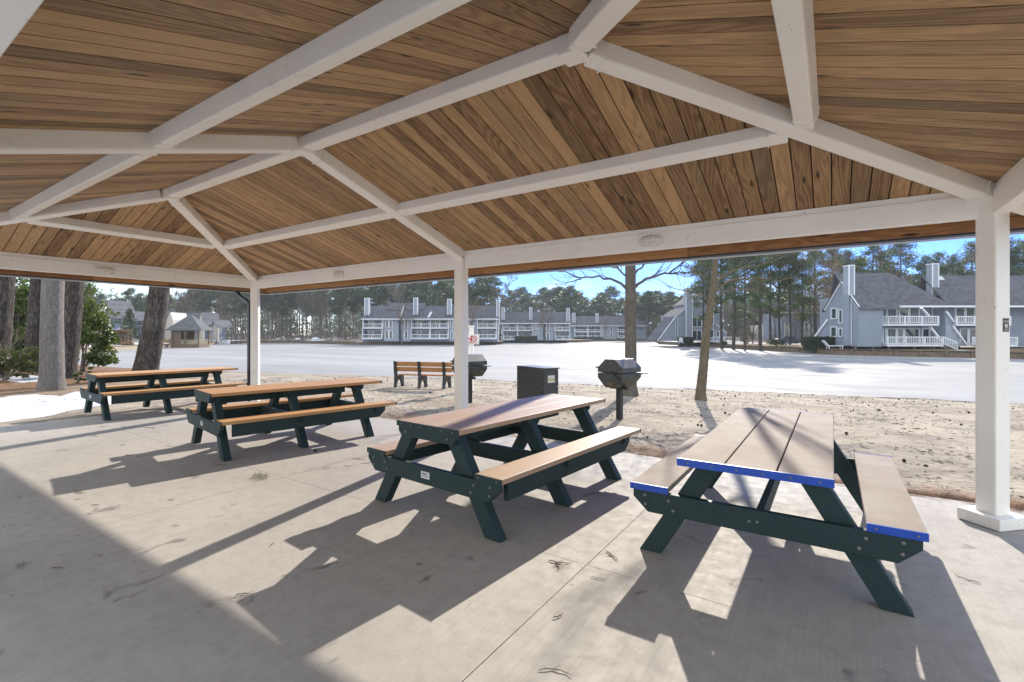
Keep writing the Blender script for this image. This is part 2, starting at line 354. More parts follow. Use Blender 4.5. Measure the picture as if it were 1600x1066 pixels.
M['siding'] = mk_siding('grey_siding', (.25, .285, .345)); M['siding2'] = mk_siding('pale_siding', (.30, .335, .39))
M['trim'] = simple('white_trim', (.72, .74, .77), .5, .04)
M['roof'] = mk_shingle('slate_shingles', (.115, .115, .124))
M['glass'] = newmat('window_glass', (.03, .05, .06), .08, 0, .9)[0]
M['curtain'] = simple('pale_blinds', (.15, .18, .185), .7, .2, 2)
M['cream'] = mk_siding('cream_siding', (.52, .49, .43), False, .25)
M['wood_wall'] = simple('weathered_timber', (.17, .125, .085), .9, .35, 5)
M['timber'] = simple('brown_timber', (.15, .098, .062), .85, .3, 6)
M['wood_pale'] = simple('bulkhead_boards', (.34, .29, .20), .9, .25, 3)
M['gaz_roof'] = mk_shingle('gazebo_shingles', (.12, .125, .12))
M['lamp'] = simple('fixture_lens', (.70, .67, .62), .5, .15, 30)
M['car'] = simple('car_paint', (.05, .06, .075), .25, .1, 2)
M['tyre'] = simple('rubber', (.02, .02, .02), .8, .1)
M['granite'] = simple('boulder', (.28, .26, .24), .9, .3, 3, bump=.4)

# ---------------------------------------------------------------- setting: slab, ground, ice, far bank
random.seed(3)
ICE = -1.2
def lerp_poly(pts, x):
    if x <= pts[0][0]: return pts[0][1]
    for (a, b), (c, d) in zip(pts, pts[1:]):
        if x <= c: return b + (d - b) * (x - a) / (c - a)
    return pts[-1][1]
SHORE = [(-90, 6), (-60, 8.5), (-42, 11.7), (-36.7, 13.5), (-29.6, 16), (-24, 19.0), (-19, 20.6), (-14.2, 21.3), (-8, 22.6), (-5, 23.3), (0, 24.3), (6, 25.4), (60, 32)]
def shore(x): return lerp_poly(SHORE, x) + .25 * mnoise.noise((x * .35, 3.1, 0)) + .12 * mnoise.noise((x * 1.7, 9, 0))
def ground_z(x, y):
    s = shore(x); y0 = 5.8
    if y <= y0: z = -.035
    else:
        f_ = .26 + .29 * min(1, max(0, (x + 22) / 14)); yb = min(13.0, y0 + f_ * (s - y0))
        if y < yb: t = (y - y0) / (yb - y0); z = -.035 - .165 * t ** 1.3
        else:
            t = (y - yb) / (s - yb); z = -.20 - (ICE * -1 - .20 - .12) * min(t, 1) ** 1.15
            if t > .965: z -= .12 * min(1, (t - .965) / .035)
            if t > 1: z = ICE - .5 * (t - 1) * (s - yb)
    if x < -11.5: z += .05 * min(1, (-11.5 - x) / 5)
    if y > 5.4 or x < -11.4 or x > 3.2:
        k = min(1, max(y - 5.4, -11.4 - x, x - 3.2))
        z += k * (.035 * mnoise.noise((x * .8, y * .8, 1)) + .022 * mnoise.noise((x * 3, y * 3, 4)))
    return z
xs = []; x = -95
while x < 70:
    xs.append(x); x += .28 if -22 < x < 9 else (.8 if -45 < x < 20 else 3)
b = MB(); rows = []
for x in xs:
    s = shore(x); ys = [-60, -25, -8, -3, 0, 2, 4, 5.3] + [5.6 + (min(15, s) - 5.6) * i / 38 for i in range(39)]
    ys += [min(15, s) + (s - min(15, s)) * i / 30 for i in range(1, 31)] + [s + .3, s + 1.2]
    rows.append([(x, y, ground_z(x, y)) for y in ys])
nr = len(rows[0]); b.v = [p for r in rows for p in r]
for i in range(len(xs) - 1):
    for j in range(nr - 1):
        b.f.append((i * nr + j, (i + 1) * nr + j, (i + 1) * nr + j + 1, i * nr + j + 1)); b.a.append(0); b.uv.append([(0, 0)] * 4)
tag(b.build('ground', M['sand'], smooth=True), kind='structure')
b = MB(); b.face([(-280, -40, ICE), (150, -40, ICE), (150, 330, ICE), (-280, 330, ICE)])
tag(b.build('frozen_lake', M['ice']), kind='structure')
# concrete slab in panels, with filled joints
def clip(poly, a, bb, c):              # keep a*x+b*y<=c
    out = []
    for i, p in enumerate(poly):
        q = poly[(i + 1) % len(poly)]; dp = a * p[0] + bb * p[1] - c; dq = a * q[0] + bb * q[1] - c
        if dp <= 0: out.append(p)
        if (dp < 0 < dq) or (dq < 0 < dp):
            t = dp / (dp - dq); out.append((p[0] + (q[0] - p[0]) * t, p[1] + (q[1] - p[1]) * t))
    return out
SLAB = [(-11.15, -.45), (3.1, -.45), (3.1, 5.82), (-9.6, 5.86), (-10.55, 4.5), (-11.15, 3.4)]
jx = [-13, -8.3, -4.78, -1.33, 2.15, 5]; jy = [-8, -.6, 2.87, 7]
b = MB(); g_ = .0025
for i in range(len(jx) - 1):
    for j in range(len(jy) - 1):
        p = clip(clip(clip(clip(SLAB, 1, 0, jx[i + 1] - g_), -1, 0, -jx[i] - g_), 0, 1, jy[j + 1] - g_), 0, -1, -jy[j] - g_)
        if len(p) > 2: b.prism([(q[0], q[1], -.12) for q in p], (0, 0, .12))
tag(b.build('concrete_slab', M['concrete']), kind='structure')
b = MB(); b.prism([(q[0] * .995 - .02, q[1] * .995, -.1) for q in SLAB], (0, 0, .094)); tag(b.build('slab_joint_bed', M['dark']), kind='structure')
# unseen snow sheet added behind the pavilion to bounce light onto the ceiling
b = MB(); gx_ = [-60 + 4 * i for i in range(26)]; gy_ = [-58, -50, -42, -35, -29, -24, -20, -17, -14, -11, -8.5, -6.5, -5, -3.6, -2.5, -1.6]
def sz(x, y): return .03 + .05 * mnoise.noise((x * .15, y * .15, 7)) + .02 * mnoise.noise((x * .6, y * .6, 3))
for i in range(len(gx_) - 1):
    for j in range(len(gy_) - 1): b.face([(gx_[i], gy_[j], sz(gx_[i], gy_[j])), (gx_[i + 1], gy_[j], sz(gx_[i + 1], gy_[j])), (gx_[i + 1], gy_[j + 1], sz(gx_[i + 1], gy_[j + 1])), (gx_[i], gy_[j + 1], sz(gx_[i], gy_[j + 1]))])
tag(b.build('snow_field', M['clean_snow'], smooth=True), kind='structure')
# far bank
FS = [(-260, 44), (-40, 52), (60, 60), (150, 70), (240, 92), (290, 100), (345, 125), (400, 142), (470, 138), (558, 116), (785, 122), (788, 145), (905, 150), (930, 170), (1022, 180), (1030, 125), (1100, 103), (1160, 84), (1250, 69), (1300, 62), (1400, 57.5), (1520, 54), (1600, 51), (1800, 46), (2600, 40)]
BT = -.52
b = MB(); ring = []
for px, z in FS: ring.append([at(px, z, BT)] + [at(px, z * k, h) for k, h in ((1.06, BT + .03), (1.2, BT + .1), (1.5, BT + .3), (1.9, BT + .6), (2.3, BT + 1))])
for i in range(len(ring) - 1):
    for j in range(5): b.face([ring[i][j], ring[i + 1][j], ring[i + 1][j + 1], ring[i][j + 1]])
tag(b.build('far_bank', M['bank']), kind='structure')
def bulkhead(i0, i1, label, mat, step, postmat):
    o = thing('retaining_wall', label, 'retaining wall', at(FS[i0][0], FS[i0][1], ICE)); inv = Matrix.Translation(-o.location)
    bb = MB(); pb = MB(); cb = MB()
    for (pa, za), (pc, zc_) in zip(FS[i0:i1], FS[i0 + 1:i1 + 1]):
        a, c = inv @ at(pa, za, 0), inv @ at(pc, zc_, 0); a.z = c.z = 0; d = c - a; n = Vector((-d.y, d.x, 0)).normalized()
        if n.dot(FW) > 0: n = -n
        for zz in (.02, .25, .48): bb.beam(a + n * .05 + Vector((0, 0, zz - .1 + .11)), c + n * .05 + Vector((0, 0, zz - .1 + .11)), .07, .215)
        cb.beam(a + n * .05 + Vector((0, 0, .72)), c + n * .05 + Vector((0, 0, .72)), .3, .06)
        k = int(d.length / step) + 1
        for q in range(k): pb.tube([a + d * (q / k) + n * .16 + Vector((0, 0, -.3)), a + d * (q / k) + n * .16 + Vector((0, 0, .69))], .11, 6)
    bb.build('boards', mat, o); pb.build('post', postmat, o)['kind'] = 'stuff'; cb.build('cap', mat, o)
bulkhead(1, 5, 'pale timber retaining wall along the shore before the gazebo', M['wood_pale'], 2.0, M['wood_wall'])
bulkhead(5, 10, 'dark timber retaining wall below woods and the long blue-grey row', M['wood_wall'], 2.2, M['wood_wall'])
bulkhead(11, 14, 'low distant retaining wall below the two farthest apartment rows', M['wood_wall'], 2.4, M['wood_wall'])
bulkhead(15, 24, 'dark timber retaining wall curving past the pines and right-hand apartments', M['wood_wall'], 2.4, M['wood_wall'])

# ---------------------------------------------------------------- pavilion
X1, X3, YF, YN, SL = 1.05, -9.79, 5.27, .376, .3146
RUN = (YF - YN) / 2; YR = YF - RUN; XA, XB, XM = X1 - RUN, X3 + RUN, (X1 + X3) / 2
ZB0 = 2.53; TH = .135; ZC0 = ZB0 + TH; OV = .53; PW = .145
pav = thing('picnic_pavilion', 'open hip-roofed picnic pavilion with white steel frame and brown board ceiling', 'pavilion', (0, 0, 0))
zr = ZB0 + SL * RUN
def zin(d): return ZB0 + SL * d        # underside height d metres inside the eave line
posts = [(X1, YF, 45, 'p1'), (XM, YF, 0, 'p2'), (X3, YF, 45, 'p3'), (X1, YN, 45, 'p4'), (XM, YN, 0, 'p5'), (X3, YN, 45, 'p6')]
for px, py, a, nm in posts:
    T = Matrix.Translation((px, py, 0)) @ Matrix.Rotation(R(a), 4, 'Z'); h = PW / 2
    p = MB().box(-h, h, -h, h, .02, ZB0 + .06, T).build('post', M['white'], pav, bevel=.012)
    q = .148
    pl = MB()
    pl.box(-q, q, -q, -h - .002, .004, .094, T); pl.box(-q, q, h + .002, q, .004, .094, T); pl.box(-q, -h - .002, -h - .002, h + .002, .004, .094, T); pl.box(h + .002, q, -h - .002, h + .002, .004, .094, T)
    pl.build('plinth', M['white'], p, bevel=.006)
    if nm == 'p1':
        T2 = T @ Matrix.Translation((h + .0, 0, 0))
        n = Matrix.Translation((px, py, 0)) @ Matrix.Rotation(R(-45), 4, 'Z')   # face looking towards (1,-1)
        def on(x0, x1, z0, z1, d0, d1): return [n @ Vector((h + d, x, z)) for d, z in ((0, 0),) for x in (0,)]
        pt = MB().box(h, h + .003, -.006, .052, 1.515, 1.62, n).build('notice_plate', M['ink'], p)
        MB().box(h + .003, h + .0042, .012, .036, 1.548, 1.575, n).build('panel', M['signw'], pt)
        for s, zz, sz in (('ECO4', 1.588, .021), ('2', 1.551, .026), ('SCAN', 1.533, .012), ('TO PAY', 1.521, .010)):
            lettering(s, sz, M['ink'] if s == '2' else M['signw'], pt, n @ Matrix.Translation((h + (.0052 if s == '2' else .0042), .023, zz)) @ Matrix(((0, 0, 1, 0), (1, 0, 0, 0), (0, 1, 0, 0), (0, 0, 0, 1))))
def rafter(p, q, w=PW, d=.14, name='rafter', ext=0):
    p, q = Vector(p), Vector(q); dr = (q - p).normalized(); p = p - dr * ext
    sx = dr.cross(Vector((0, 0, 1))).normalized(); u = sx.cross(dr).normalized()
    ro = MB().beam(p + u * d / 2, q + u * d / 2, w, d).build(name, M['white'], pav, bevel=.014)
    for e_ in (p + dr * .16, q - dr * .11): MB().beam(e_ + u * d / 2 - dr * .006, e_ + u * d / 2 + dr * .006, w + .014, d + .014).build('end_plate', M['white'], ro, bevel=.003)
    return ro
hx = .05
for cx, cy, ex in ((X1, YF, XA), (X1, YN, XA), (X3, YF, XB), (X3, YN, XB)):
    s1 = 1 if cx > ex else -1; s2 = 1 if cy > YR else -1
    rafter((cx - s1 * .0, cy - s2 * .0, zin(0)), (ex + s1 * .06, YR + s2 * .06, zin(RUN - .06)), name='hip_rafter', ext=.0)
    # tail beyond the post
    MB().beam((cx + s1 * .05, cy + s2 * .05, zin(-.05) + .07), (cx + s1 * .33, cy + s2 * .33, zin(-.33) + .085), PW, .1).build('rafter_tail', M['white'], pav, bevel=.01)
for cy in (YF, YN):
    s2 = 1 if cy > YR else -1
    rafter((XM, cy - s2 * .02, zin(.02)), (XM, YR + s2 * .06, zin(RUN - .06)), name='rafter')
MB().beam((XA - .07, YR, zr + .075), (XM + .085, YR, zr + .075), PW * .97, .14).build('ridge_beam', M['white'], pav, bevel=.014)
MB().beam((XM - .085, YR, zr + .075), (XB + .07, YR, zr + .075), PW * .97, .14).build('ridge_beam', M['white'], pav, bevel=.014)
for x in (XA, XM, XB): MB().box(x - .082, x + .082, YR - .082, YR + .082, zr - .018, zr + .16).build('hub', M['white'], pav, bevel=.014)
def purlin(p, q, out):                 # along the slope half way up
    up = Vector((out[0] * SL, out[1] * SL, 1)).normalized(); p, q = Vector(p), Vector(q)
    po = MB().beam(p + up * .078, q + up * .078, .125, .122, up).build('purlin', M['white'], pav, bevel=.012); dr = (q - p).normalized()
    for e_ in (p + dr * .13, q - dr * .13): MB().beam(e_ + up * .078 - dr * .005, e_ + up * .078 + dr * .005, .137, .134, up).build('end_plate', M['white'], po, bevel=.003)
hd = RUN / 2; zp = zin(hd); e = .10
purlin((X1 - hd - e, YF - hd, zp), (XM + .07, YF - hd, zp), (0, 1)); purlin((XM - .07, YF - hd, zp), (X3 + hd + e, YF - hd, zp), (0, 1))
purlin((X1 - hd - e, YN + hd, zp), (XM + .07, YN + hd, zp), (0, -1)); purlin((XM - .07, YN + hd, zp), (X3 + hd + e, YN + hd, zp), (0, -1))
purlin((X1 - hd, YF - hd - e, zp), (X1 - hd, YN + hd + e, zp), (1, 0)); purlin((X3 + hd, YF - hd - e, zp), (X3 + hd, YN + hd + e, zp), (-1, 0))
EB0, EB1 = 2.426, 2.612
def eave(p, q, inward):
    p, q, n = Vector((*p, 0)), Vector((*q, 0)), Vector((*inward, 0)); m = (EB0 + EB1) / 2; d = (q - p).normalized()
    a, c = p + d * .075, q - d * .075
    o = MB().beam(a - n * .03 + Vector((0, 0, m)), c - n * .03 + Vector((0, 0, m)), .10, EB1 - EB0).build('eave_beam', M['white'], pav, bevel=.006)
    MB().beam(a - n * .04 + Vector((0, 0, EB1 + .026)), c - n * .04 + Vector((0, 0, EB1 + .026)), .09, .048).build('nailer', M['white'], o)
    # bulkhead light on the inner face
    mid = (p + q) / 2 + n * .02; mid.z = m; tx = d; L_ = MB()
    prof = [(0.0, .115), (.016, .115), (.03, .09), (.042, .05), (.046, .0)]
    base = []; k = 20
    def ringp(sx, sy, off): return [mid + tx * (sx * math.copysign(abs(math.cos(t)) ** .75, math.cos(t))) + Vector((0, 0, sy * math.copysign(abs(math.sin(t)) ** .75, math.sin(t)))) + n * off for t in [2 * math.pi * i / k for i in range(k)]]
    rs = [ringp(.13, .068, 0), ringp(.13, .068, .014), ringp(.115, .056, .03), ringp(.07, .034, .044)]
    for r0, r1 in zip(rs, rs[1:]):
        for i in range(k): L_.face([r0[i], r0[(i + 1) % k], r1[(i + 1) % k], r1[i]])
    L_.face(rs[-1]); lo = L_.build('bulkhead_light', M['lamp'], o, smooth=True)
    G = MB(); rr = ringp(.132, .070, .02); G.tube(rr + [rr[0]], .006, 5)
    for sx in (-.045, .045): G.tube([mid + tx * sx + Vector((0, 0, -.066)) + n * .02, mid + tx * sx + Vector((0, 0, -.04)) + n * .05, mid + tx * sx + Vector((0, 0, .04)) + n * .05, mid + tx * sx + Vector((0, 0, .066)) + n * .02], .0045, 5)
    G.tube([mid - tx * .13 + n * .02, mid - tx * .06 + n * .052, mid + tx * .06 + n * .052, mid + tx * .13 + n * .02], .0045, 5)
    G.build('wire_guard', M['white'], lo)
eave((X1, YF), (XM, YF), (0, -1)); eave((XM, YF), (X3, YF), (0, -1)); eave((X1, YN), (XM, YN), (0, 1)); eave((XM, YN), (X3, YN), (0, 1))
eave((X1, YF), (X1, YN), (-1, 0)); eave((X3, YF), (X3, YN), (1, 0))
# ceiling boards, roof deck and shingles
EX0, EX1, EY0, EY1 = X3 - OV, X1 + OV, YN - OV, YF + OV
planes = [([(EX0, EY1), (EX1, EY1), (XA, YR), (XB, YR)], lambda x, y: ZC0 + SL * (YF - y), 'y'),
          ([(EX1, EY0), (EX0, EY0), (XB, YR), (XA, YR)], lambda x, y: ZC0 + SL * (y - YN), 'y'),
          ([(EX1, EY1), (EX1, EY0), (XA, YR)], lambda x, y: ZC0 + SL * (X1 - x), 'x'),
          ([(EX0, EY0), (EX0, EY1), (XB, YR)], lambda x, y: ZC0 + SL * (x - X3), 'x')]
BW = .136; cb = MB(); db = MB(); rb = MB()
for poly, zf, ax in planes:
    k = 0 if ax == 'y' else 1; lo = min(p[k] for p in poly); hi = max(p[k] for p in poly); t = lo - rnd(0, .1)
    while t < hi:
        g0, g1 = t + .0048, t + BW - .0048
        pl = clip(clip(poly, 1 - k, k, g1), -(1 - k), -k, -g0); t += BW
        if len(pl) < 3: continue
        rv = random.random(); ou, ov = rnd(0, 40), rnd(0, 40)
        uv = [((p[1 - k]) + ou, (p[k] - t) + ov) for p in pl]
        cb.prism([(p[0], p[1], zf(*p)) for p in pl], (0, 0, .018), rv, uv)
    db.prism([(p[0], p[1], zf(*p) + .021) for p in poly], (0, 0, .02))
    rb.prism([(p[0] + math.copysign(.05, p[0] - XM) * (abs(p[1] - YR) > .1), p[1] + math.copysign(.05, p[1] - YR) * (abs(p[1] - YR) > .1), zf(*p) + .05) for p in poly], (0, 0, .05))
cb.build('ceiling_boards', M['ceil'], pav, extra=True)
db.build('roof_deck', M['deck'], pav); rb.build('roof', M['shingle'], pav)
ring4 = [(EX0, EY1), (EX1, EY1), (EX1, EY0), (EX0, EY0)]
zf_e = ZC0 - SL * OV
for i in range(4):
    a, c = Vector((*ring4[i], 0)), Vector((*ring4[(i + 1) % 4], 0)); d = (c - a).normalized(); n = Vector((-d.y, d.x, 0))   # outward
    fb = MB(); L = (c - a).length; nseg = int(L / 3.6) + 1
    for s in range(nseg):
        p, q = a + d * (L * s / nseg + .002), a + d * (L * (s + 1) / nseg - .002); ru = rnd(0, 30); zz0, zz1 = 2.398, zf_e - .004
        P = [p - n * .035, q - n * .035, q, p]
        n0 = len(fb.v); fb.hexa([Vector((v.x, v.y, zz0)) for v in P] + [Vector((v.x, v.y, zz1)) for v in P], random.random())
        for fi in range(len(fb.f) - 6, len(fb.f)):
            fb.uv[fi] = [(((Vector(fb.v[k]) - p).dot(d)) + ru, fb.v[k][2] + (Vector(fb.v[k]) - p).dot(n) + ru) for k in fb.f[fi]]
    fb.build('fascia', M['fascia'], pav, extra=True)
    gb = MB(); ea, ec = a - d * .11, c + d * .11
    gb.beam(a + n * .012 + Vector((0, 0, 2.44)), c + n * .012 + Vector((0, 0, 2.44)), .02, .11)
    gb.beam(a + n * .06 + d * .0 + Vector((0, 0, 2.389)), c + n * .06 + Vector((0, 0, 2.389)), .09, .012)
    gb.beam(ea + n * .112 + Vector((0, 0, 2.44)), ec + n * .112 + Vector((0, 0, 2.44)), .012, .115)
    go = gb.build('gutter', M['navy'], pav)
    MB().beam(ea + n * .125 + Vector((0, 0, 2.374)), ec + n * .125 + Vector((0, 0, 2.374)), .012, .016).build('drip_edge', M['alu'], go)  # pale strip standing in for sunlight on the gutter's lower lip
ds = MB(); gx = EX0 - .06
for p, q in (((gx, YF - .05, 2.40), (gx, YF - .05, 2.30)), ((gx, YF - .05, 2.315), (X3 - .13, YF - .05, 2.11)), ((X3 - .13, YF - .05, 2.14), (X3 - .13, YF - .05, .12))):
    v = Vector(q) - Vector(p); ds.beam(p, q, .075, .06, (0, 1, 0))
ds.build('downspout', M['navy'], pav, bevel=.008)

# ---------------------------------------------------------------- picnic tables
bolt_me = MB().lathe([(.0105, 0), (.0105, .003), (.007, .0055)], 10).mesh('bolt', M['bolt'], True)
def bolts(parent, pts, axis='y', s=1):
    for p in pts:
        o = link('bolt', bolt_me, parent, loc=p)
        o.rotation_euler = {'y': (R(90), 0, 0), '-y': (R(-90), 0, 0), 'x': (0, R(90), 0), '-x': (0, R(-90), 0)}[axis]; o.scale = (s, s, s)
def make_table(name, label, group, topmat, capmat, L, Lb, by, frames, bw, top_z=.765, seat_z=.472, plate=True, cap_y=0, W3=.238, rails=True):
    t = thing(name, label, 'picnic table', group=group)
    hw = (3 * W3 + .016) / 2; y0, y1 = -L / 2, L / 2
    tb = MB()
    for i in range(3):
        x0 = -hw + i * (W3 + .008); tb.box(x0, x0 + W3, y0 + .014, y1 - .014, top_z - .04, top_z)
    to = tb.build('tabletop', topmat, t, bevel=.004)
    for s in (-1, 1):
        ye = s * L / 2; c = MB().box(-hw - .002, hw + .002, min(ye, ye - s * .0135), max(ye, ye - s * .0135), top_z - .043, top_z + .001).build('end_cap', capmat, to, bevel=.002)
        bolts(c, [(-hw + .06 + i * (2 * hw - .12) / 5, ye, top_z - .021) for i in range(6)], 'y' if s < 0 else '-y', .6)
    xi, xo = bw - .255, bw
    for s in (-1, 1):
        a, c = sorted((s * xi, s * xo)); yb0, yb1 = by - Lb / 2, by + Lb / 2
        se = MB().box(a, c, yb0 + .014, yb1 - .014, seat_z - .04, seat_z).build('bench_seat', topmat, t, bevel=.004)
        for q in (-1, 1):
            ye = by + q * Lb / 2; cc = MB().box(a - .002, c + .002, min(ye, ye - q * .0135), max(ye, ye - q * .0135), seat_z - .043, seat_z + .001).build('end_cap', capmat, se, bevel=.002)
            bolts(cc, [(a + .04, ye, seat_z - .021), (c - .04, ye, seat_z - .021)], 'y' if q < 0 else '-y', .6)
        if rails:
            f0, f1 = frames[0] + .05, frames[-1] + .22
            MB().prism([(s * (bw - .09), f0, .275), (s * (bw - .09), f1 - .1, .275), (s * (bw - .09), f1, .36), (s * (bw - .09), f1, seat_z - .042), (s * (bw - .09), f0, seat_z - .042)], (s * .04, 0, 0)).build('stringer', M['green'], t, bevel=.004)
    if rails:
        MB().box(-.022, .022, frames[0] + .05, frames[-1] - .05, top_z - .17, top_z - .042).build('top_rail', M['green'], t, bevel=.004)
    for i, fy in enumerate(frames):
        sgn = -1 if fy <= 0 or i == 0 else 1
        for s in (-1, 1):
            xb, xt, w, zt = s * (bw - .12), s * .235, .145, top_z - .043
            MB().prism([(xb - w / 2, fy - .043, 0), (xb + w / 2, fy - .043, 0), (xt + w / 2, fy - .043, zt), (xt - w / 2, fy - .043, zt)], (0, .086, 0)).build('leg', M['green'], t, bevel=.005)
        z0, z1 = seat_z - .185, seat_z - .042; e = bw - .02
        yy0, yy1 = (fy - .09, fy - .044) if sgn < 0 else (fy + .044, fy + .09)
        cbm = MB().prism([(-e + .10, yy0, z0), (e - .10, yy0, z0), (e, yy0, z1 - .05), (e, yy0, z1), (-e, yy0, z1), (-e, yy0, z1 - .05)], (0, yy1 - yy0, 0)).build('crossbeam', M['green'], t, bevel=.004)
        yb = yy0 if sgn < 0 else yy1; ax = 'y' if sgn < 0 else '-y'
        bolts(cbm, [(s * q, yb, z) for s in (-1, 1) for q, z in ((.53, z0 + .10), (.50, z0 + .04), (bw - .10, z1 - .03), (bw - .105, z1 - .09))], ax)
        if i == 0 and plate:
            pl = MB().box(-.05, .05, yy0 - .003, yy0, z0 + .05, z0 + .105).build('label_plate', M['label'], cbm)
            MB().box(-.035, .02, yy0 - .0036, yy0 - .003, z0 + .083, z0 + .092).box(-.035, .03, yy0 - .0036, yy0 - .003, z0 + .066, z0 + .071).build('print_line', M['ink'], pl)
        if i == 0 and not plate: bolts(cbm, [(0, yb, z0 + .075), (-.045, yb, z0 + .07)], ax, .9)
        cl = MB().prism([(-.30, yy0, top_z - .12), (.30, yy0, top_z - .12), (.34, yy0, top_z - .08), (.34, yy0, top_z - .042), (-.34, yy0, top_z - .042), (-.34, yy0, top_z - .08)], (0, yy1 - yy0, 0)).build('top_cleat', M['green'], t, bevel=.004)
        bolts(cl, [(-.25, yb, top_z - .08), (.25, yb, top_z - .08)], ax)
    return t
gt = 'green-legged picnic tables under the pavilion'
fr = [-1.09, -.17, .79]
t3 = make_table('picnic_table', 'green-legged picnic table, half bleached by glare, beside the blue-edged table', gt, M['cedar_dust'], M['green'], 2.36, 2.36, 0, fr, .79)
t3.location = (-2.62, 4.01, 0); t3.rotation_euler = (0, 0, R(-5.0))
t2 = dup(t3, (-6.46, 4.07, 0), R(-10.2), label='reddish-brown picnic table third from the blue-edged one, left of the middle post')
t2['label'] = 'reddish-brown topped picnic table between the middle post and corner post'
t1 = dup(t3, (-11.08, 4.20, 0), R(-4.0), label='reddish-brown topped picnic table at the slab edge by the tree trunks')
for tt in (t1, t2):
    for k in tt.children:
        if k.name.startswith(('tabletop', 'bench_seat')):
            k.data = k.data.copy(); k.data.materials[0] = M['cedar']
t4 = make_table('picnic_table', 'picnic table with pale bleached boards and bright blue end caps', gt, M['cedar_pale'], M['blue'], 2.36, 1.88, .09, [-.755, .90], .79, plate=False, W3=.252, rails=False)
t4.location = (-.38, 4.09, 0)
MB().box(-.035, .035, .86, .94, .40, .70).build('brace', M['green'], t4); MB().beam((0, -.70, .34), (0, .85, .34), .04, .12).build('stretcher', M['green'], t4)

# ---------------------------------------------------------------- beach things
def gz(p): return Vector((p.x, p.y, ground_z(p.x, p.y)))
def on_ground(px, py):                 # point of the ground seen in this direction
    lo, hi = 2.0, 60.0
    for _ in range(60):
        m = (lo + hi) / 2; p = at(px, m); g = ground_z(p.x, p.y) if not (p.y < 5.82 and p.x > -11.1) else 0.0
        if EYE - (py - YH) / F * m > g: lo = m
        else: hi = m
    p = at(px, lo); p.z = ground_z(p.x, p.y) if not (p.y < 5.82 and p.x > -11.1) else 0.0
    return p
bench = thing('park_bench', 'cedar-slatted park bench on black cast supports facing the frozen lake', 'bench', gz(Vector((-10.38, 10.72, 0))), R(17.8))
prof = [(-.30, 0), (-.21, 0), (-.175, .14), (-.11, .25), (-.02, .30), (.07, .25), (.14, .14), (.18, 0), (.27, 0), (.25, .2), (.24, .395), (-.12, .395), (-.155, .46), (-.20, .62), (-.235, .84), (-.30, .85), (-.285, .62), (-.25, .42), (-.26, .22)]
for x in (-.82, -.02, .78):
    MB().prism([(x - .035, y, z - .03) for y, z in prof], (.07, 0, 0)).build('support', M['iron'], bench, bevel=.006)
for i, (z0, z1) in enumerate(((.66, .80), (.50, .64))):
    y = -.19 - (z0 - .5) * .18
    MB().hexa([Vector(p) for p in ((-.785, y, z0), (1.02, y, z0), (1.02, y + .04, z0), (-.785, y + .04, z0), (-.785, y - .03, z1), (1.02, y - .03, z1), (1.02, y + .01, z1), (-.785, y + .01, z1))]).build('back_slat', M['slat'], bench, bevel=.004)
for y in (-.10, .02, .14): MB().box(-.785, 1.02, y, y + .10, .372, .41).build('seat_slat', M['slat'], bench, bevel=.004)

def make_grill(label, loc):
    g = thing('pedestal_grill', label, 'grill', loc, R(-12.5), 'pedestal grills on the sand')
    zc = .86; hw, hh, L = .265, .255, .31
    up = [(-hw, .012), (hw, .012), (hw, .10), (.105, hh), (-.105, hh), (-hw, .10)]
    dn = [(-hw, -.002), (-hw, -.085), (-.105, -hh), (.105, -hh), (hw, -.085), (hw, -.002)]
    lid = MB().prism([(x, -L, zc + z) for x, z in up], (0, 2 * L, 0)).build('lid', M['grill'], g, bevel=.006)
    base = MB().prism([(x, -L, zc + z) for x, z in dn], (0, 2 * L, 0)).build('firebox', M['grill'], g, bevel=.006)
    MB().box(-.18, .18, -.04, .04, zc - hh - .05, zc - hh - .002).build('bracket', M['black'], g, bevel=.004)
    MB().box(-.047, .047, -.047, .047, -.25, zc - hh - .051).build('pole', M['black'], g, bevel=.004)
    bolts(lid, [(0, -L, zc + .175), (0, -L, zc + .035), (.2, -L, zc + .02)], 'y', 1.1)
    MB().tube([(.0, -L - .02, zc + .03), (.10, -L - .03, zc - .02), (.235, -L - .03, zc - .14)], .016, 8).tube([(.215, -L - .03, zc - .11), (.20, -L - .03, zc - .145), (.235, -L - .03, zc - .175), (.262, -L - .03, zc - .15), (.245, -L - .03, zc - .115)], .009, 6).build('crank_arm', M['black'], g)
    MB().prism([(-.09, -L - .006, zc - .235), (.09, -L - .006, zc - .235), (.085, -L - .006, zc - .165), (-.085, -L - .006, zc - .165)], (0, .005, 0)).build('draft_door', M['rust'], base)
    MB().lathe([(.012, 0), (.012, .004)], 10).build('vent_hole', M['ink'], base).matrix_local = Matrix.Translation((0, -L - .001, zc - .07)) @ Matrix.Rotation(R(90), 4, 'X')
    for x in (-.03, .03): MB().lathe([(.012, 0), (.012, .004)], 10).build('vent_hole', M['ink'], base).matrix_local = Matrix.Translation((x, -L - .001, zc - .115)) @ Matrix.Rotation(R(90), 4, 'X')
    MB().tube([(.265, .20, zc - .05), (.32, .20, zc - .01), (.44, .20, zc - .005)], .009, 6).tube([(.265, .27, zc - .05), (.32, .27, zc - .01), (.44, .27, zc - .005), (.44, .20, zc - .005)], .009, 6).build('handle', M['bolt'], g)
    MB().prism([(-.265, -L - .004, zc + .115), (-.33, -L - .02, zc + .10), (-.265, -L - .004, zc + .085)], (0, .3, 0)).build('shelf_lip', M['grill'], g)
    return g
make_grill('pedestal charcoal grill in front of the straight grey tree trunk', gz(at(968, 8.9)))
make_grill('pedestal charcoal grill half hidden behind the middle pavilion post', gz(at(733.5, 11.05)))
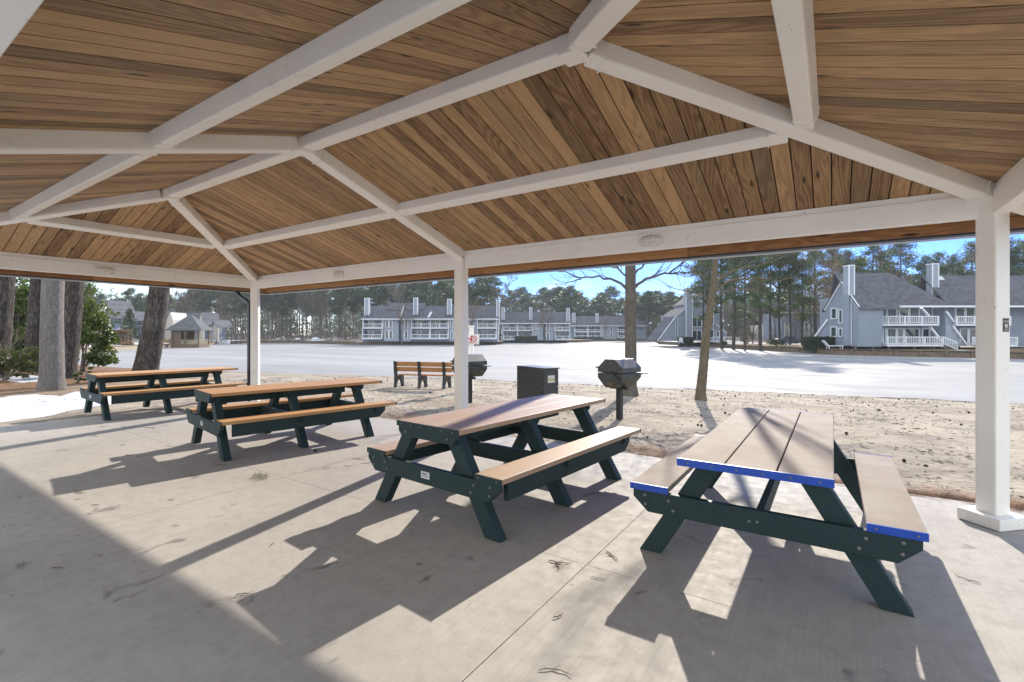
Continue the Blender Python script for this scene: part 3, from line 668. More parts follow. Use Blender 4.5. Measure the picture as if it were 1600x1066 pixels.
# hot coal bin
a_ = math.atan2(.40, -.915)
bn = thing('coal_bin', 'black metal coal bin with a warning label between the grills', 'bin', gz(Vector((-5.0, 8.68, 0))), a_)
# local x runs along the long front, local -y away from the camera
MB().box(.0, .97, -.40, -.012, .02, .84).build('bin_body', M['charcoal'], bn, bevel=.006)
fp = MB().box(-.006, .985, -.010, .004, -.02, .875).build('front_panel', M['black'], bn, bevel=.003)
MB().box(-.01, .98, -.43, -.014, .846, .872).build('lid', M['charcoal'], bn, bevel=.004)
bolts(fp, [(x, .004, z) for x in (.03,) for z in (.45, .83)] + [(x, .004, .845) for x in (.07, .45, .9)], '-y', 1.2)
lp = MB().box(-.003, -.0005, -.30, -.12, .56, .71).build('warning_label', M['signw'], bn)
MB().box(-.0042, -.003, -.29, -.13, .60, .65).build('yellow_band', M['yellow'], lp)
Tm = Matrix(((0, 0, -1, -.0032), (-1, 0, 0, -.21), (0, 1, 0, 0), (0, 0, 0, 1)))
for s, zz, sz in (('HOT COALS ONLY', .668, .026), ('CAUTION  HOT', .614, .027), ('DO NOT TOUCH', .575, .018)):
    lettering(s, sz, M['ink'], lp, Matrix.Translation((-.0012, 0, zz)) @ Tm)
MB().lathe([(.022, 0), (.022, .02), (.012, .035)], 10).build('knob', M['bolt'], bn).matrix_local = Matrix.Translation((-.006, -.36, .46)) @ Matrix.Rotation(R(-90), 4, 'Y')
# sign
sp = gz(at(736.5, 14)); sg = thing('notice_sign', 'white sign reading NO in red on a white post behind the left grill', 'sign', sp, R(YAW) - .05)
MB().box(-.06, .06, -.06, .06, -.2, 1.72 - sp.z - .05).build('post', M['white'], sg, bevel=.005)
MB().prism([(-.06, -.06, 1.66 - sp.z), (.06, -.06, 1.66 - sp.z), (.09, -.09, 1.74 - sp.z), (-.09, -.09, 1.74 - sp.z)], (0, .15, 0)).build('post_cap', M['white'], sg)
bz = 1.34 - sp.z
bd = MB().box(-.235, .235, -.085, -.066, bz - .145, bz + .145).build('sign_board', M['signw'], sg, bevel=.003)
Ts = Matrix(((1, 0, 0, 0), (0, 0, -1, -.0855), (0, 1, 0, 0), (0, 0, 0, 1)))
lettering('N', .23, M['red'], bd, Matrix.Translation((-.055, 0, bz - .055)) @ Ts, bold=.006)
lettering('SWIMMING', .075, M['red'], bd, Matrix.Translation((0, 0, bz - .12)) @ Ts, bold=.001)
rg = MB(); k = 28; cx, cz, ro, ri = .095, bz + .025, .085, .062
for i in range(k):
    t, t2 = 2 * math.pi * i / k, 2 * math.pi * (i + 1) / k
    rg.face([(cx + ro * math.cos(t), -.087, cz + ro * math.sin(t)), (cx + ro * math.cos(t2), -.087, cz + ro * math.sin(t2)), (cx + ri * math.cos(t2), -.087, cz + ri * math.sin(t2)), (cx + ri * math.cos(t), -.087, cz + ri * math.sin(t))])
rg.beam((cx - .052, -.0868, cz + .052), (cx + .052, -.0868, cz - .052), .016, .0012, (0, 1, 0))
rg.beam((cx - .035, -.0866, cz - .018), (cx + .03, -.0866, cz + .004), .022, .001, (0, 1, 0)).beam((cx - .005, -.0864, cz + .0), (cx + .02, -.0864, cz + .03), .014, .001, (0, 1, 0))
rg.build('prohibition_symbol', M['red'], bd)

# snow patches, stones, cones, twigs, straw
def snow_patch(pix, label, hgt=.035, world=False):
    pts = [Vector(p) if world else on_ground(*p) for p in pix]; c = sum(pts, Vector()) / len(pts); fine = []
    for i, p in enumerate(pts):
        q = pts[(i + 1) % len(pts)]
        for t in range(5):
            r = p.lerp(q, t / 5); w = mnoise.noise((r.x * 2.2, r.y * 2.2, 5)); fine.append(c + (r - c) * (1 + .11 * w))
    b = MB(); rings = []
    for s, h in ((1, -.012), (.93, hgt * .6), (.7, hgt), (.35, hgt * 1.1)):
        rr = []
        for p in fine:
            q = c + (p - c) * s; q.z = ground_z(q.x, q.y) + h + (.010 * mnoise.noise((q.x * 3, q.y * 3, 0)) if s < 1 else 0); rr.append(q)
        rings.append(rr)
    m = len(fine)
    for r0, r1 in zip(rings, rings[1:]):
        for i in range(m): b.face([r0[i], r0[(i + 1) % m], r1[(i + 1) % m], r1[i]])
    cc = Vector((c.x, c.y, ground_z(c.x, c.y) + hgt * 1.1))
    for i in range(m): b.face([rings[-1][i], rings[-1][(i + 1) % m], cc])
    return tag(b.build('snow_patch', M['snow'], smooth=True), label, 'snow patch', kind='structure')
snow_patch([(-60, 628), (-60, 668), (0, 660), (60, 652), (118, 642), (168, 633), (214, 624), (165, 615), (120, 611), (95, 620), (55, 615), (0, 622)], 'broad old snow patch', .03)
snow_patch([(-30, 592), (30, 598), (75, 596), (60, 588), (20, 585)], 'snow between the needle litter')
snow_patch([(974, 621), (975, 629), (990, 630), (1020, 625), (1005, 620), (988, 617)], 'snow at the grey tree foot')
snow_patch([(1078, 632), (1085, 640), (1105, 646), (1135, 643), (1122, 633), (1098, 628)], 'snow at the leaning tree foot', .02)
snow_patch([(1035, 633), (1050, 638), (1075, 637), (1060, 631)], 'thin snow on the sand', .015)
def lump(b, c, r, seed, sq=.7, n=9):
    rings = []
    for i in range(n):
        ph = math.pi * i / (n - 1); rr = []
        for j in range(12):
            t = 2 * math.pi * j / 12; d = Vector((math.sin(ph) * math.cos(t), math.sin(ph) * math.sin(t), math.cos(ph)))
            k = r * (1 + .3 * mnoise.noise(d * 1.7 + Vector((seed, 0, 0)))); rr.append(Vector(c) + Vector((d.x * k, d.y * k, d.z * k * sq)))
        rings.append(rr)
    for a, d in zip(rings, rings[1:]):
        for j in range(12): b.face([a[j], a[(j + 1) % 12], d[(j + 1) % 12], d[j]])
for px, py, r, lab in ((604, 607, .17, 'dark stone on the sand just left of the park bench'), (609, 612.5, .14, 'smaller dark stone in front of the park bench corner')):
    p = on_ground(px, py); b = MB(); lump(b, (0, 0, r * .45), r, px); tag(b.build('stone', M['granite'], smooth=True, loc=p), lab, 'stone')
# pine cone: rows of pointed scales round a core
b = MB(); b.lathe([(.004, 0), (.017, .012), (.019, .03), (.012, .05), (.003, .062)], 8)
for i in range(7):
    z = .006 + i * .008; rr = .027 * math.sin(math.pi * (.18 + .68 * i / 6)) + .004
    for j in range(8):
        t = 2 * math.pi * (j + .5 * (i % 2)) / 8; u = Vector((math.cos(t), math.sin(t), 0)); w = Vector((-u.y, u.x, 0))
        b.face([u * rr * .4 + w * .006 + Vector((0, 0, z)), u * rr * .4 - w * .006 + Vector((0, 0, z)), u * rr + w * -.008 + Vector((0, 0, z + .006)), u * (rr + .005) + Vector((0, 0, z + .010)), u * rr + w * .008 + Vector((0, 0, z + .006))])
cone_me = b.mesh('pine_cone', M['cone'])
random.seed(11); cones = []
spots = []
while len(spots) < 200:
    X, Y = rnd(-15, 6), 6.1 + 16.5 * random.random() ** .8
    if Y > shore(X) - .4 or (-11 < X < -9 and 10 < Y < 11.6): continue
    if mnoise.noise((X * .35, Y * .35, 2)) + rnd(-.5, .7) < 0: continue
    spots.append((X, Y, ground_z(X, Y)))
for px, py in ((495, 706), (1041, 690), (1030, 671), (1048, 667), (940, 600), (950, 602), (962, 604), (1066, 618), (1160, 655), (1250, 677), (1305, 640), (1330, 660), (1400, 655), (1445, 690)):
    p = on_ground(px, py); spots.append(tuple(p))
for i, p in enumerate(spots):
    o = bpy.data.objects.new('pine_cone', cone_me); C.objects.link(o); o.location = (p[0], p[1], p[2] + .018); s = rnd(.42, .78)
    o.scale = (s, s, s); o.rotation_euler = (R(rnd(60, 110)), rnd(0, 1), rnd(0, 6.3))
    if p[2] == 0: tag(o, 'dark pine cone on the concrete near the middle table legs', 'pine cone', 'pine cones on the slab')
    else: tag(o, 'small dark brown pine cone lying on the beach sand', 'pine cone', 'pine cones on the sand')
def twig(px, py, L, ang, label, r=.004, bend=.3):
    p = on_ground(px, py); pts = []; d = Vector((math.cos(ang), math.sin(ang), 0)); q = Vector((-d.y, d.x, 0))
    for i in range(6):
        t = i / 5 - .5; pts.append(d * L * t + q * bend * L * (t * t - .1) + Vector((0, 0, r + .004 * (i % 2))))
    b = MB(); b.tube(pts, [r * .6, r, r, r * .9, r * .8, r * .4], 6)
    if L > .12: b.tube([pts[2], pts[2] + (d + q * .8) * L * .22 + Vector((0, 0, .006))], [r * .7, r * .3], 5)
    return tag(b.build('twig', M['twig'], loc=p + Vector((0, 0, .002))), label, 'twig', 'twigs and bark on the slab')
random.seed(5)
TW = [(875, 880, .16, .3), (870, 884, .13, 2.4), (873, 964, .07, 1.2), (935, 905, .10, .2), (122, 769, .22, .1), (90, 889, .09, .6), (235, 669, .28, .25), (148, 682, .16, .2), (265, 698, .10, .5), (160, 667, .12, .3), (192, 696, .05, 1), (200, 712, .06, .2), (425, 852, .05, 2), (275, 822, .07, .3), (268, 782, .06, .6), (340, 727, .20, .4), (575, 724, .16, .9), (560, 718, .18, .3), (545, 729, .12, .7), (655, 883, .05, .4), (1000, 928, .08, 1), (1510, 906, .12, 2.7), (868, 1050, .15, .35), (30, 778, .12, .1), (345, 710, .18, .5), (150, 790, .09, .4), (955, 868, .16, 2.5), (1015, 760, .13, 1.9), (380, 930, .08, .8)]
for i, (px, py, L, a) in enumerate(TW):
    twig(px, py, L, a, 'thin dry brown twig lying on the pale concrete slab', rnd(.002, .0038), rnd(-.7, .7))
p = on_ground(408, 747); b = MB()
for i in range(220):
    c = Vector((rnd(-.10, .10), rnd(-.05, .05), rnd(0, .03))); d = Vector((rnd(-1, 1), rnd(-1, 1), rnd(0, .7))).normalized() * rnd(.03, .07); w = Vector((-d.y, d.x, 0)).normalized() * .0015
    b.face([c - w, c + w, c + d])
tag(b.build('grass_tuft', M['oleander'], loc=p), 'small loose tuft of yellow-green moss lying on the concrete', 'moss tuft')
# pine straw: thousands of loose needles
b = MB(); random.seed(8)
def straw(cx, cy, sx, sy, n, z=0.0, hz_=.035, l=.13, ang=None):
    for _ in range(n):
        x, y = random.gauss(cx, sx), random.gauss(cy, sy); a = rnd(0, 3.14) if ang is None else random.gauss(ang, .5); L = rnd(.5, 1.2) * l
        if y < 5.78 and x > -9.6 or (x > -11.1 and y < 4.3): zz = .003
        else: zz = ground_z(x, y) + .004
        zz += abs(random.gauss(0, hz_)) * math.exp(-((x - cx) / (sx * 1.3)) ** 2 - ((y - cy) / (sy * 1.3)) ** 2)
        d = Vector((math.cos(a), math.sin(a), rnd(-.15, .15))) * L / 2; w = Vector((-math.sin(a), math.cos(a), 0)) * rnd(.0015, .003); c = Vector((x, y, max(zz, .004) if y < 5.8 and x > -11 else zz))
        b.face([c - d - w, c - d + w, c + d + w, c + d - w])
for i in range(26):
    x = -1.9 + i * .2; straw(x, 5.98 + .06 * math.sin(i * 1.9), .14, .08, 420 if i > 10 else 150, hz_=.06, ang=.15)
for px, py, n, s in ((1030, 688, 900, .28), (1005, 705, 500, .2), (1040, 672, 420, .25), (905, 690, 200, .2), (645, 655, 900, .38), (690, 630, 500, .5), (800, 622, 350, .5), (1490, 640, 300, .5), (1530, 655, 200, .4), (1200, 660, 250, .6), (1470, 700, 300, .5), (1575, 745, 400, .25)):
    p = on_ground(px, py); straw(p.x, p.y, s, s * .6, n)
for i in range(60):
    p = at(rnd(-120, 190), rnd(11.5, 19)); straw(p.x, p.y, .55, .5, 200, hz_=.05, l=.17)
for i in range(70): x, y = rnd(-9, 5), rnd(6.5, 18); straw(x, y, .4, .2, 36)
tag(b.build('pine_straw', M['straw']), 'loose pine straw strewn over sand and slab edge', 'pine straw', kind='stuff')

random.seed(14); b = MB(); cnt = 0
while cnt < 11500:
    x, y = rnd(-17, 7), 5.9 + 18 * random.random() ** 1.25
    if y > shore(x) - .05: continue
    dens = mnoise.noise((x * .55, y * .7, 12)) + .5 * mnoise.noise((x * 2.1, y * 2.1, 5)) + rnd(-.55, .35) + (.5 if y > shore(x) - .7 else 0) + (.3 if y < 6.5 else 0)
    if dens < 0: continue
    cnt += 1; a = rnd(0, 3.14); l = rnd(.012, .055); w = rnd(.004, .012) * (1 + y * .04); d = Vector((math.cos(a), math.sin(a), 0)); q = Vector((-d.y, d.x, 0)); p = Vector((x, y, ground_z(x, y) + .006))
    b.face([p - d * l, p + q * w + Vector((0, 0, rnd(0, .012))), p + d * l, p - q * w])
for i in range(1500):
    p = at(rnd(-80, 215), rnd(9.6, 13.5)); a = rnd(0, 3.14); l = rnd(.015, .07); w = rnd(.004, .014)
    if p.x > -11.4 or mnoise.noise((p.x * 1.1, p.y * 1.1, 3)) + rnd(-.5, .3) < 0: continue
    d = Vector((math.cos(a), math.sin(a), 0)); q = Vector((-d.y, d.x, 0)); p.z = ground_z(p.x, p.y) + .045; b.face([p - d * l, p + q * w, p + d * l, p - q * w])
tag(b.build('leaf_litter', M['litter']), 'fine brown leaf and bark litter over the beach sand', 'leaf litter', kind='stuff')
b = MB(); pr = None; x = -46
while x < 14:
    y = shore(x); w = .10 + .16 * abs(mnoise.noise((x * 1.3, 2, 8))) + .18 * max(0, mnoise.noise((x * .4, 5, 1)))
    cu = [(x, y - .35 - w, ground_z(x, y - .35 - w) + .012), (x, y - .25, ground_z(x, y - .25) + .03), (x, y - .06, ground_z(x, y - .06) + .02)]
    if pr: b.face([pr[0], cu[0], cu[1], pr[1]]); b.face([pr[1], cu[1], cu[2], pr[2]])
    pr = cu; x += .22
tag(b.build('wet_shore', M['wet'], smooth=True), kind='structure')

# ---------------------------------------------------------------- near trees and shrubs
def trunk_mesh(b, pts, rad, n=18, rough=.05, sub=10, seed=0):
    P, Q = [], []
    for i in range(len(pts) - 1):
        for k in range(sub):
            t = k / sub; P.append(Vector(pts[i]).lerp(Vector(pts[i + 1]), t)); Q.append(rad[i] + (rad[i + 1] - rad[i]) * t)
    P.append(Vector(pts[-1])); Q.append(rad[-1]); s0 = len(b.v); b.tube(P, Q, n)
    for k in range(s0, len(b.v)):
        i = min((k - s0) // n, len(P) - 1); c = P[i]; v = Vector(b.v[k]); d = v - c
        b.v[k] = tuple(c + d * (1 + rough * mnoise.noise((d.x * 6 + seed, d.y * 6, v.z * 1.1)) + rough * .6 * mnoise.noise((d.x * 18, d.y * 18 + seed, v.z * 4))))
def limb(b, p, d, L, r, depth, seg=4, wob=.25, nsub=3, spread=.7, up=.1, minr=.004, nside=5):
    pts = [Vector(p)]; d = Vector(d).normalized(); rad = [r]
    for i in range(seg):
        d = (d + Vector((rnd(-wob, wob), rnd(-wob, wob), rnd(-wob, wob) + up))).normalized(); pts.append(pts[-1] + d * L / seg); rad.append(max(minr, r * (1 - .6 * (i + 1) / seg)))
    b.tube(pts, rad, nside if r > .02 else 3, cap=False)
    if depth > 0:
        for k in range(nsub):
            t = rnd(.35, 1); i = min(int(t * seg), seg - 1); q = pts[i].lerp(pts[i + 1], t * seg - i); ax = Vector((rnd(-1, 1), rnd(-1, 1), rnd(-.6, 1))).normalized()
            limb(b, q, (d * (1 - spread) + ax * spread + d * .3), L * rnd(.45, .7), max(minr, rad[i] * .6), depth - 1, max(2, seg - 1), wob, nsub, spread, up, minr, nside)
    return pts
def leaves(b, c, rx, rz, n, size, asp=.45, flat=0.0, core=.0):
    for _ in range(n):
        while True:
            u = Vector((rnd(-1, 1), rnd(-1, 1), rnd(-1, 1)))
            if core < u.length < 1: break
        p = Vector(c) + Vector((u.x * rx, u.y * rx, u.z * rz)); d = Vector((rnd(-1, 1), rnd(-1, 1), rnd(-1, 1) * (1 - flat))).normalized()
        w = d.cross(Vector((rnd(-1, 1), rnd(-1, 1), rnd(-1, 1)))).normalized(); s = size * rnd(.6, 1.25)
        b.face([p - d * s * .5, p + w * s * asp * .5, p + d * s * .5, p - w * s * asp * .5])
def needle_clump(b, c, r, n, L, w):
    for _ in range(n):
        d = Vector((random.gauss(0, 1), random.gauss(0, 1), random.gauss(0, .7) + .25)).normalized(); p = Vector(c) + Vector((random.gauss(0, r), random.gauss(0, r), random.gauss(0, r * .55)))
        s = d.cross(Vector((rnd(-1, 1), rnd(-1, 1), rnd(-1, 1)))).normalized() * w; l = L * rnd(.6, 1.2)
        b.face([p - s, p + s, p + d * l + s * .3, p + d * l - s * .3])
def near_pine(label, base, pts, rad, mat, seed, crown=True, rough=.06, cat='tree'):
    random.seed(seed); o = thing('pine_tree', label, 'tree', base, 0, 'tall trunks at the left woodland edge')
    b = MB(); trunk_mesh(b, pts, rad, seed=seed, rough=rough); b.build('trunk', mat, o, smooth=True)
    top = Vector(pts[-1]); cb_ = MB(); lb = MB()
    for i in range(16):
        t = rnd(.0, 1); p = Vector(pts[-2]).lerp(top, t); a = rnd(0, 6.28); L = rnd(1.5, 3.2) * (1.1 - .5 * t)
        q = limb(lb, p, (math.cos(a), math.sin(a), .25), L, .05, 0)
        for k in (2, 3, 4): needle_clump(cb_, q[k], .35, 40, .3, .02)
    lb.build('branch', mat, o); cb_.build('crown', M['needle'], o); return o
b0 = gz(at(81, 12.6)); near_pine('pale grey smooth-barked trunk rising from the snow edge', b0, [(0, 0, -.2), (.0, .0, .35), (.02, 0, 2), (.05, .1, 6), (.1, .1, 12)], [.32, .255, .23, .2, .1], M['grey_bark'], 1, rough=.04)
b0 = gz(at(104, 16.2)); d = RT * .4; near_pine('dark furrowed pine trunk just right of the pale grey trunk', b0, [(0, 0, -.2), tuple(RT * .02 + Vector((0, 0, .4))), tuple(RT * .25 + Vector((0, 0, 3))), tuple(RT * .5 + Vector((0, 0, 7))), tuple(RT * .6 + Vector((0, 0, 14)))], [.37, .28, .26, .22, .09], M['pine_bark'], 2)
b0 = gz(at(54, 19)); near_pine('dark pine trunk just left of the pale grey trunk', b0, [(0, 0, -.2), (0, 0, .4), tuple(RT * .18 + Vector((0, 0, 3))), tuple(RT * .3 + Vector((0, 0, 8))), tuple(RT * .4 + Vector((0, 0, 15)))], [.40, .31, .29, .24, .1], M['pine_bark'], 3)
b0 = gz(at(-6, 16)); near_pine('furrowed pine trunk cut by the left edge of the view', b0, [(0, 0, -.2), (0, 0, .4), tuple(RT * .22 + Vector((0, 0, 3))), tuple(RT * .4 + Vector((0, 0, 8))), tuple(RT * .5 + Vector((0, 0, 14)))], [.40, .33, .30, .24, .1], M['pine_bark'], 4)
b0 = gz(at(226, 16.0)); near_pine('thick leaning pine trunk standing at the lake edge behind the far table', b0, [(0, 0, -.2), tuple(RT * .05 + Vector((0, 0, .35))), tuple(RT * .28 + Vector((0, 0, 1.5))), tuple(RT * .55 + Vector((0, 0, 3.4))), tuple(RT * .9 + Vector((0, 0, 7))), tuple(RT * 1.1 + Vector((0, 0, 15)))], [.44, .36, .32, .275, .24, .1], M['pine_bark'], 5)
# bare lakeside trees with visible limbs
def bare_near(name, label, base, pts, rad, bark, limbs, seed, rough=.06):
    random.seed(seed); o = thing(name, label, 'tree', base); b = MB(); trunk_mesh(b, pts, rad, 16, rough, seed=seed); b.build('trunk', bark, o, smooth=True)
    for P, r, dep in limbs:
        lb = MB()
        P = [Vector(p) for p in P]; n = len(P); rad_ = [max(.008, r * (1 - .8 * i / (n - 1))) for i in range(n)]
        wig = []
        for i in range(n - 1):
            for k in range(3): t = k / 3; wig.append((P[i].lerp(P[i + 1], t) + Vector((rnd(-.03, .03), rnd(-.03, .03), rnd(-.03, .03))), rad_[i] + (rad_[i + 1] - rad_[i]) * t))
        wig.append((P[-1], rad_[-1])); lb.tube([w[0] for w in wig], [w[1] for w in wig], 7, cap=False)
        for i in range(dep):
            k = random.randint(len(wig) // 4, len(wig) - 1); q, rr = wig[k]; dd = (wig[min(k + 1, len(wig) - 1)][0] - wig[max(k - 1, 0)][0]).normalized()
            limb(lb, q, dd + Vector((rnd(-1, 1), rnd(-1, 1), rnd(-.5, .9))), rnd(.35, .95), max(.007, rr * .55), 2, 4, .3, 2, .6, .05, .0035)
        lb.build('branch', bark, o)
    for i in range(4):
        lb = MB(); t = rnd(.45, 1); z = t * pts[-1][2]; c = Vector(pts[-2]).lerp(Vector(pts[-1]), min(1, max(0, (z - pts[-2][2]) / (pts[-1][2] - pts[-2][2]))))
        a = rnd(0, 6.28); limb(lb, c, (math.cos(a), math.sin(a), .6), rnd(1.2, 2.2), .035, 2, 4, .25, 3, .6, .1, .005); lb.build('branch', bark, o)
    return o
def V(r, f, u): return RT * r + FW * f + Vector((0, 0, u))
b0 = gz(at(985, 13.2))
bare_near('lakeside_tree', 'straight grey-brown tree trunk with bare side limbs behind the grill', b0, [(0, 0, -.2), (0, 0, .25), (.01, 0, 1.2), (0, 0, 3.5), (.05, 0, 6.5), (.1, 0, 8.5)], [.27, .175, .155, .14, .09, .03], M['brown_bark'], [
    ([V(-.10, 0, 2.92), V(-.35, .1, 3.15), V(-.85, .2, 3.28), V(-1.3, .2, 3.22), V(-1.75, .3, 3.42), V(-2.15, .4, 3.5)], .042, 12), ([V(-1.3, .2, 3.22), V(-1.7, .1, 3.1), V(-2.05, .1, 3.05)], .02, 3),
    ([V(.12, 0, 2.98), V(.4, -.1, 3.18), V(.9, -.2, 3.32), V(1.4, -.2, 3.36), V(1.9, -.3, 3.3)], .045, 12), ([V(1.0, -.2, 3.33), V(1.4, -.1, 3.6), V(1.7, 0, 3.95)], .03, 5),
    ([V(.08, 0, 3.3), V(.35, .2, 3.55), V(.8, .4, 3.9), V(1.1, .5, 4.3)], .035, 5), ([V(-.08, 0, 3.25), V(-.3, .2, 3.5), V(-.7, .3, 3.7), V(-1.1, .4, 3.68)], .03, 5)], 21)
b0 = gz(at(1095, 12.3))
bare_near('lakeside_tree', 'slim leaning tree with pale lichen-covered twigs near the shore', b0, [(0, 0, -.2), (0, 0, .2), V(.13, 0, 1.6), V(.33, 0, 3.0), V(.5, .1, 4.5), V(.6, .1, 7.0)], [.19, .125, .105, .085, .05, .02], M['moss_bark'], [
    ([V(.30, 0, 2.75), V(.7, -.1, 3.05), V(1.15, -.2, 3.12), V(1.7, -.3, 3.0), V(2.3, -.3, 3.12)], .035, 9), ([V(.28, 0, 2.6), V(.55, .1, 2.75), V(1.0, .2, 2.85), V(1.6, .3, 2.8)], .03, 8),
    ([V(.33, 0, 3.0), V(.75, 0, 3.3), V(1.3, .1, 3.42), V(1.9, .1, 3.55)], .035, 9), ([V(.25, 0, 2.5), V(-.05, 0, 2.72), V(-.4, 0, 2.78), V(-.8, .1, 2.95)], .028, 6), ([V(.3, 0, 2.9), V(.05, 0, 3.15), V(-.3, .1, 3.3)], .025, 6)], 22)
def shrub(name, label, px, z, blobs, leafmat, size, n, seed, cat='shrub'):
    random.seed(seed); p0 = gz(at(px, z)); o = thing(name, label, cat, p0); lb = MB(); sb = MB()
    for r, f, u, rx, rz, k in blobs:
        c = V(r, f, u)
        for i in range(int(k * n / 260)):
            cc = c + Vector((random.gauss(0, rx * .5), random.gauss(0, rx * .5), random.gauss(0, rz * .5))); leaves(lb, cc, rx * .3, rz * .22, 26, size)
        limb(sb, (rnd(-.1, .1), rnd(-.1, .1), 0), c, c.length, .03, 2, 5, .12, 3, .5, .05, .005)
    sb.build('stem', M['twig'], o); lb.build('foliage', leafmat, o); return o
shrub('holly_shrub', 'tall glossy green holly filling the gap at the left edge', 30, 21, [(-.9, 0, 1.6, .9, .9, 20), (-.2, .3, 2.6, .9, .8, 22), (.4, .2, 1.4, .7, .8, 16), (-1.2, .3, 3.2, .8, .7, 14), (.3, 0, 3.4, .7, .6, 12), (-.4, 0, .8, .9, .5, 12)], M['holly'], .15, 1000, 31)
shrub('holly_shrub', 'sunlit yellow-green holly right of the dark trunk by the ice', 128, 19.5, [(.3, 0, 1.5, .55, .6, 16), (.65, 0, 1.9, .5, .5, 12), (.5, .2, .7, .55, .5, 14), (.05, .3, 2.5, .5, .5, 10), (.95, 0, 1.35, .4, .35, 7), (.8, 0, .45, .4, .25, 5), (-.3, .4, 2.2, .5, .8, 9)], M['holly'], .13, 950, 32)
shrub('holly_shrub', 'dense green holly seen between the grey and dark trunks', 95, 23, [(-.6, .3, 1.4, .6, .7, 12), (.1, .5, 2.4, .8, .9, 20), (.5, .5, 3.4, .7, .6, 12), (-.2, .2, 3.6, .7, .6, 10), (.3, .3, .8, .5, .5, 8)], M['holly'], .15, 900, 33)
shrub('evergreen_shrub', 'low olive green shrub at the left edge beside the pine litter', 12, 15.2, [(-.5, 0, .55, .6, .35, 14), (.1, .1, .7, .55, .35, 12), (.45, 0, .4, .35, .25, 7), (-1.1, .2, .8, .6, .5, 10)], M['oleander'], .14, 650, 34)
shrub('evergreen_shrub', 'small grey-green sprig at the foot of the dark trunk', 121, 14.5, [(0, 0, .25, .16, .16, 5), (.15, 0, .12, .14, .08, 3)], M['oleander'], .09, 500, 35)

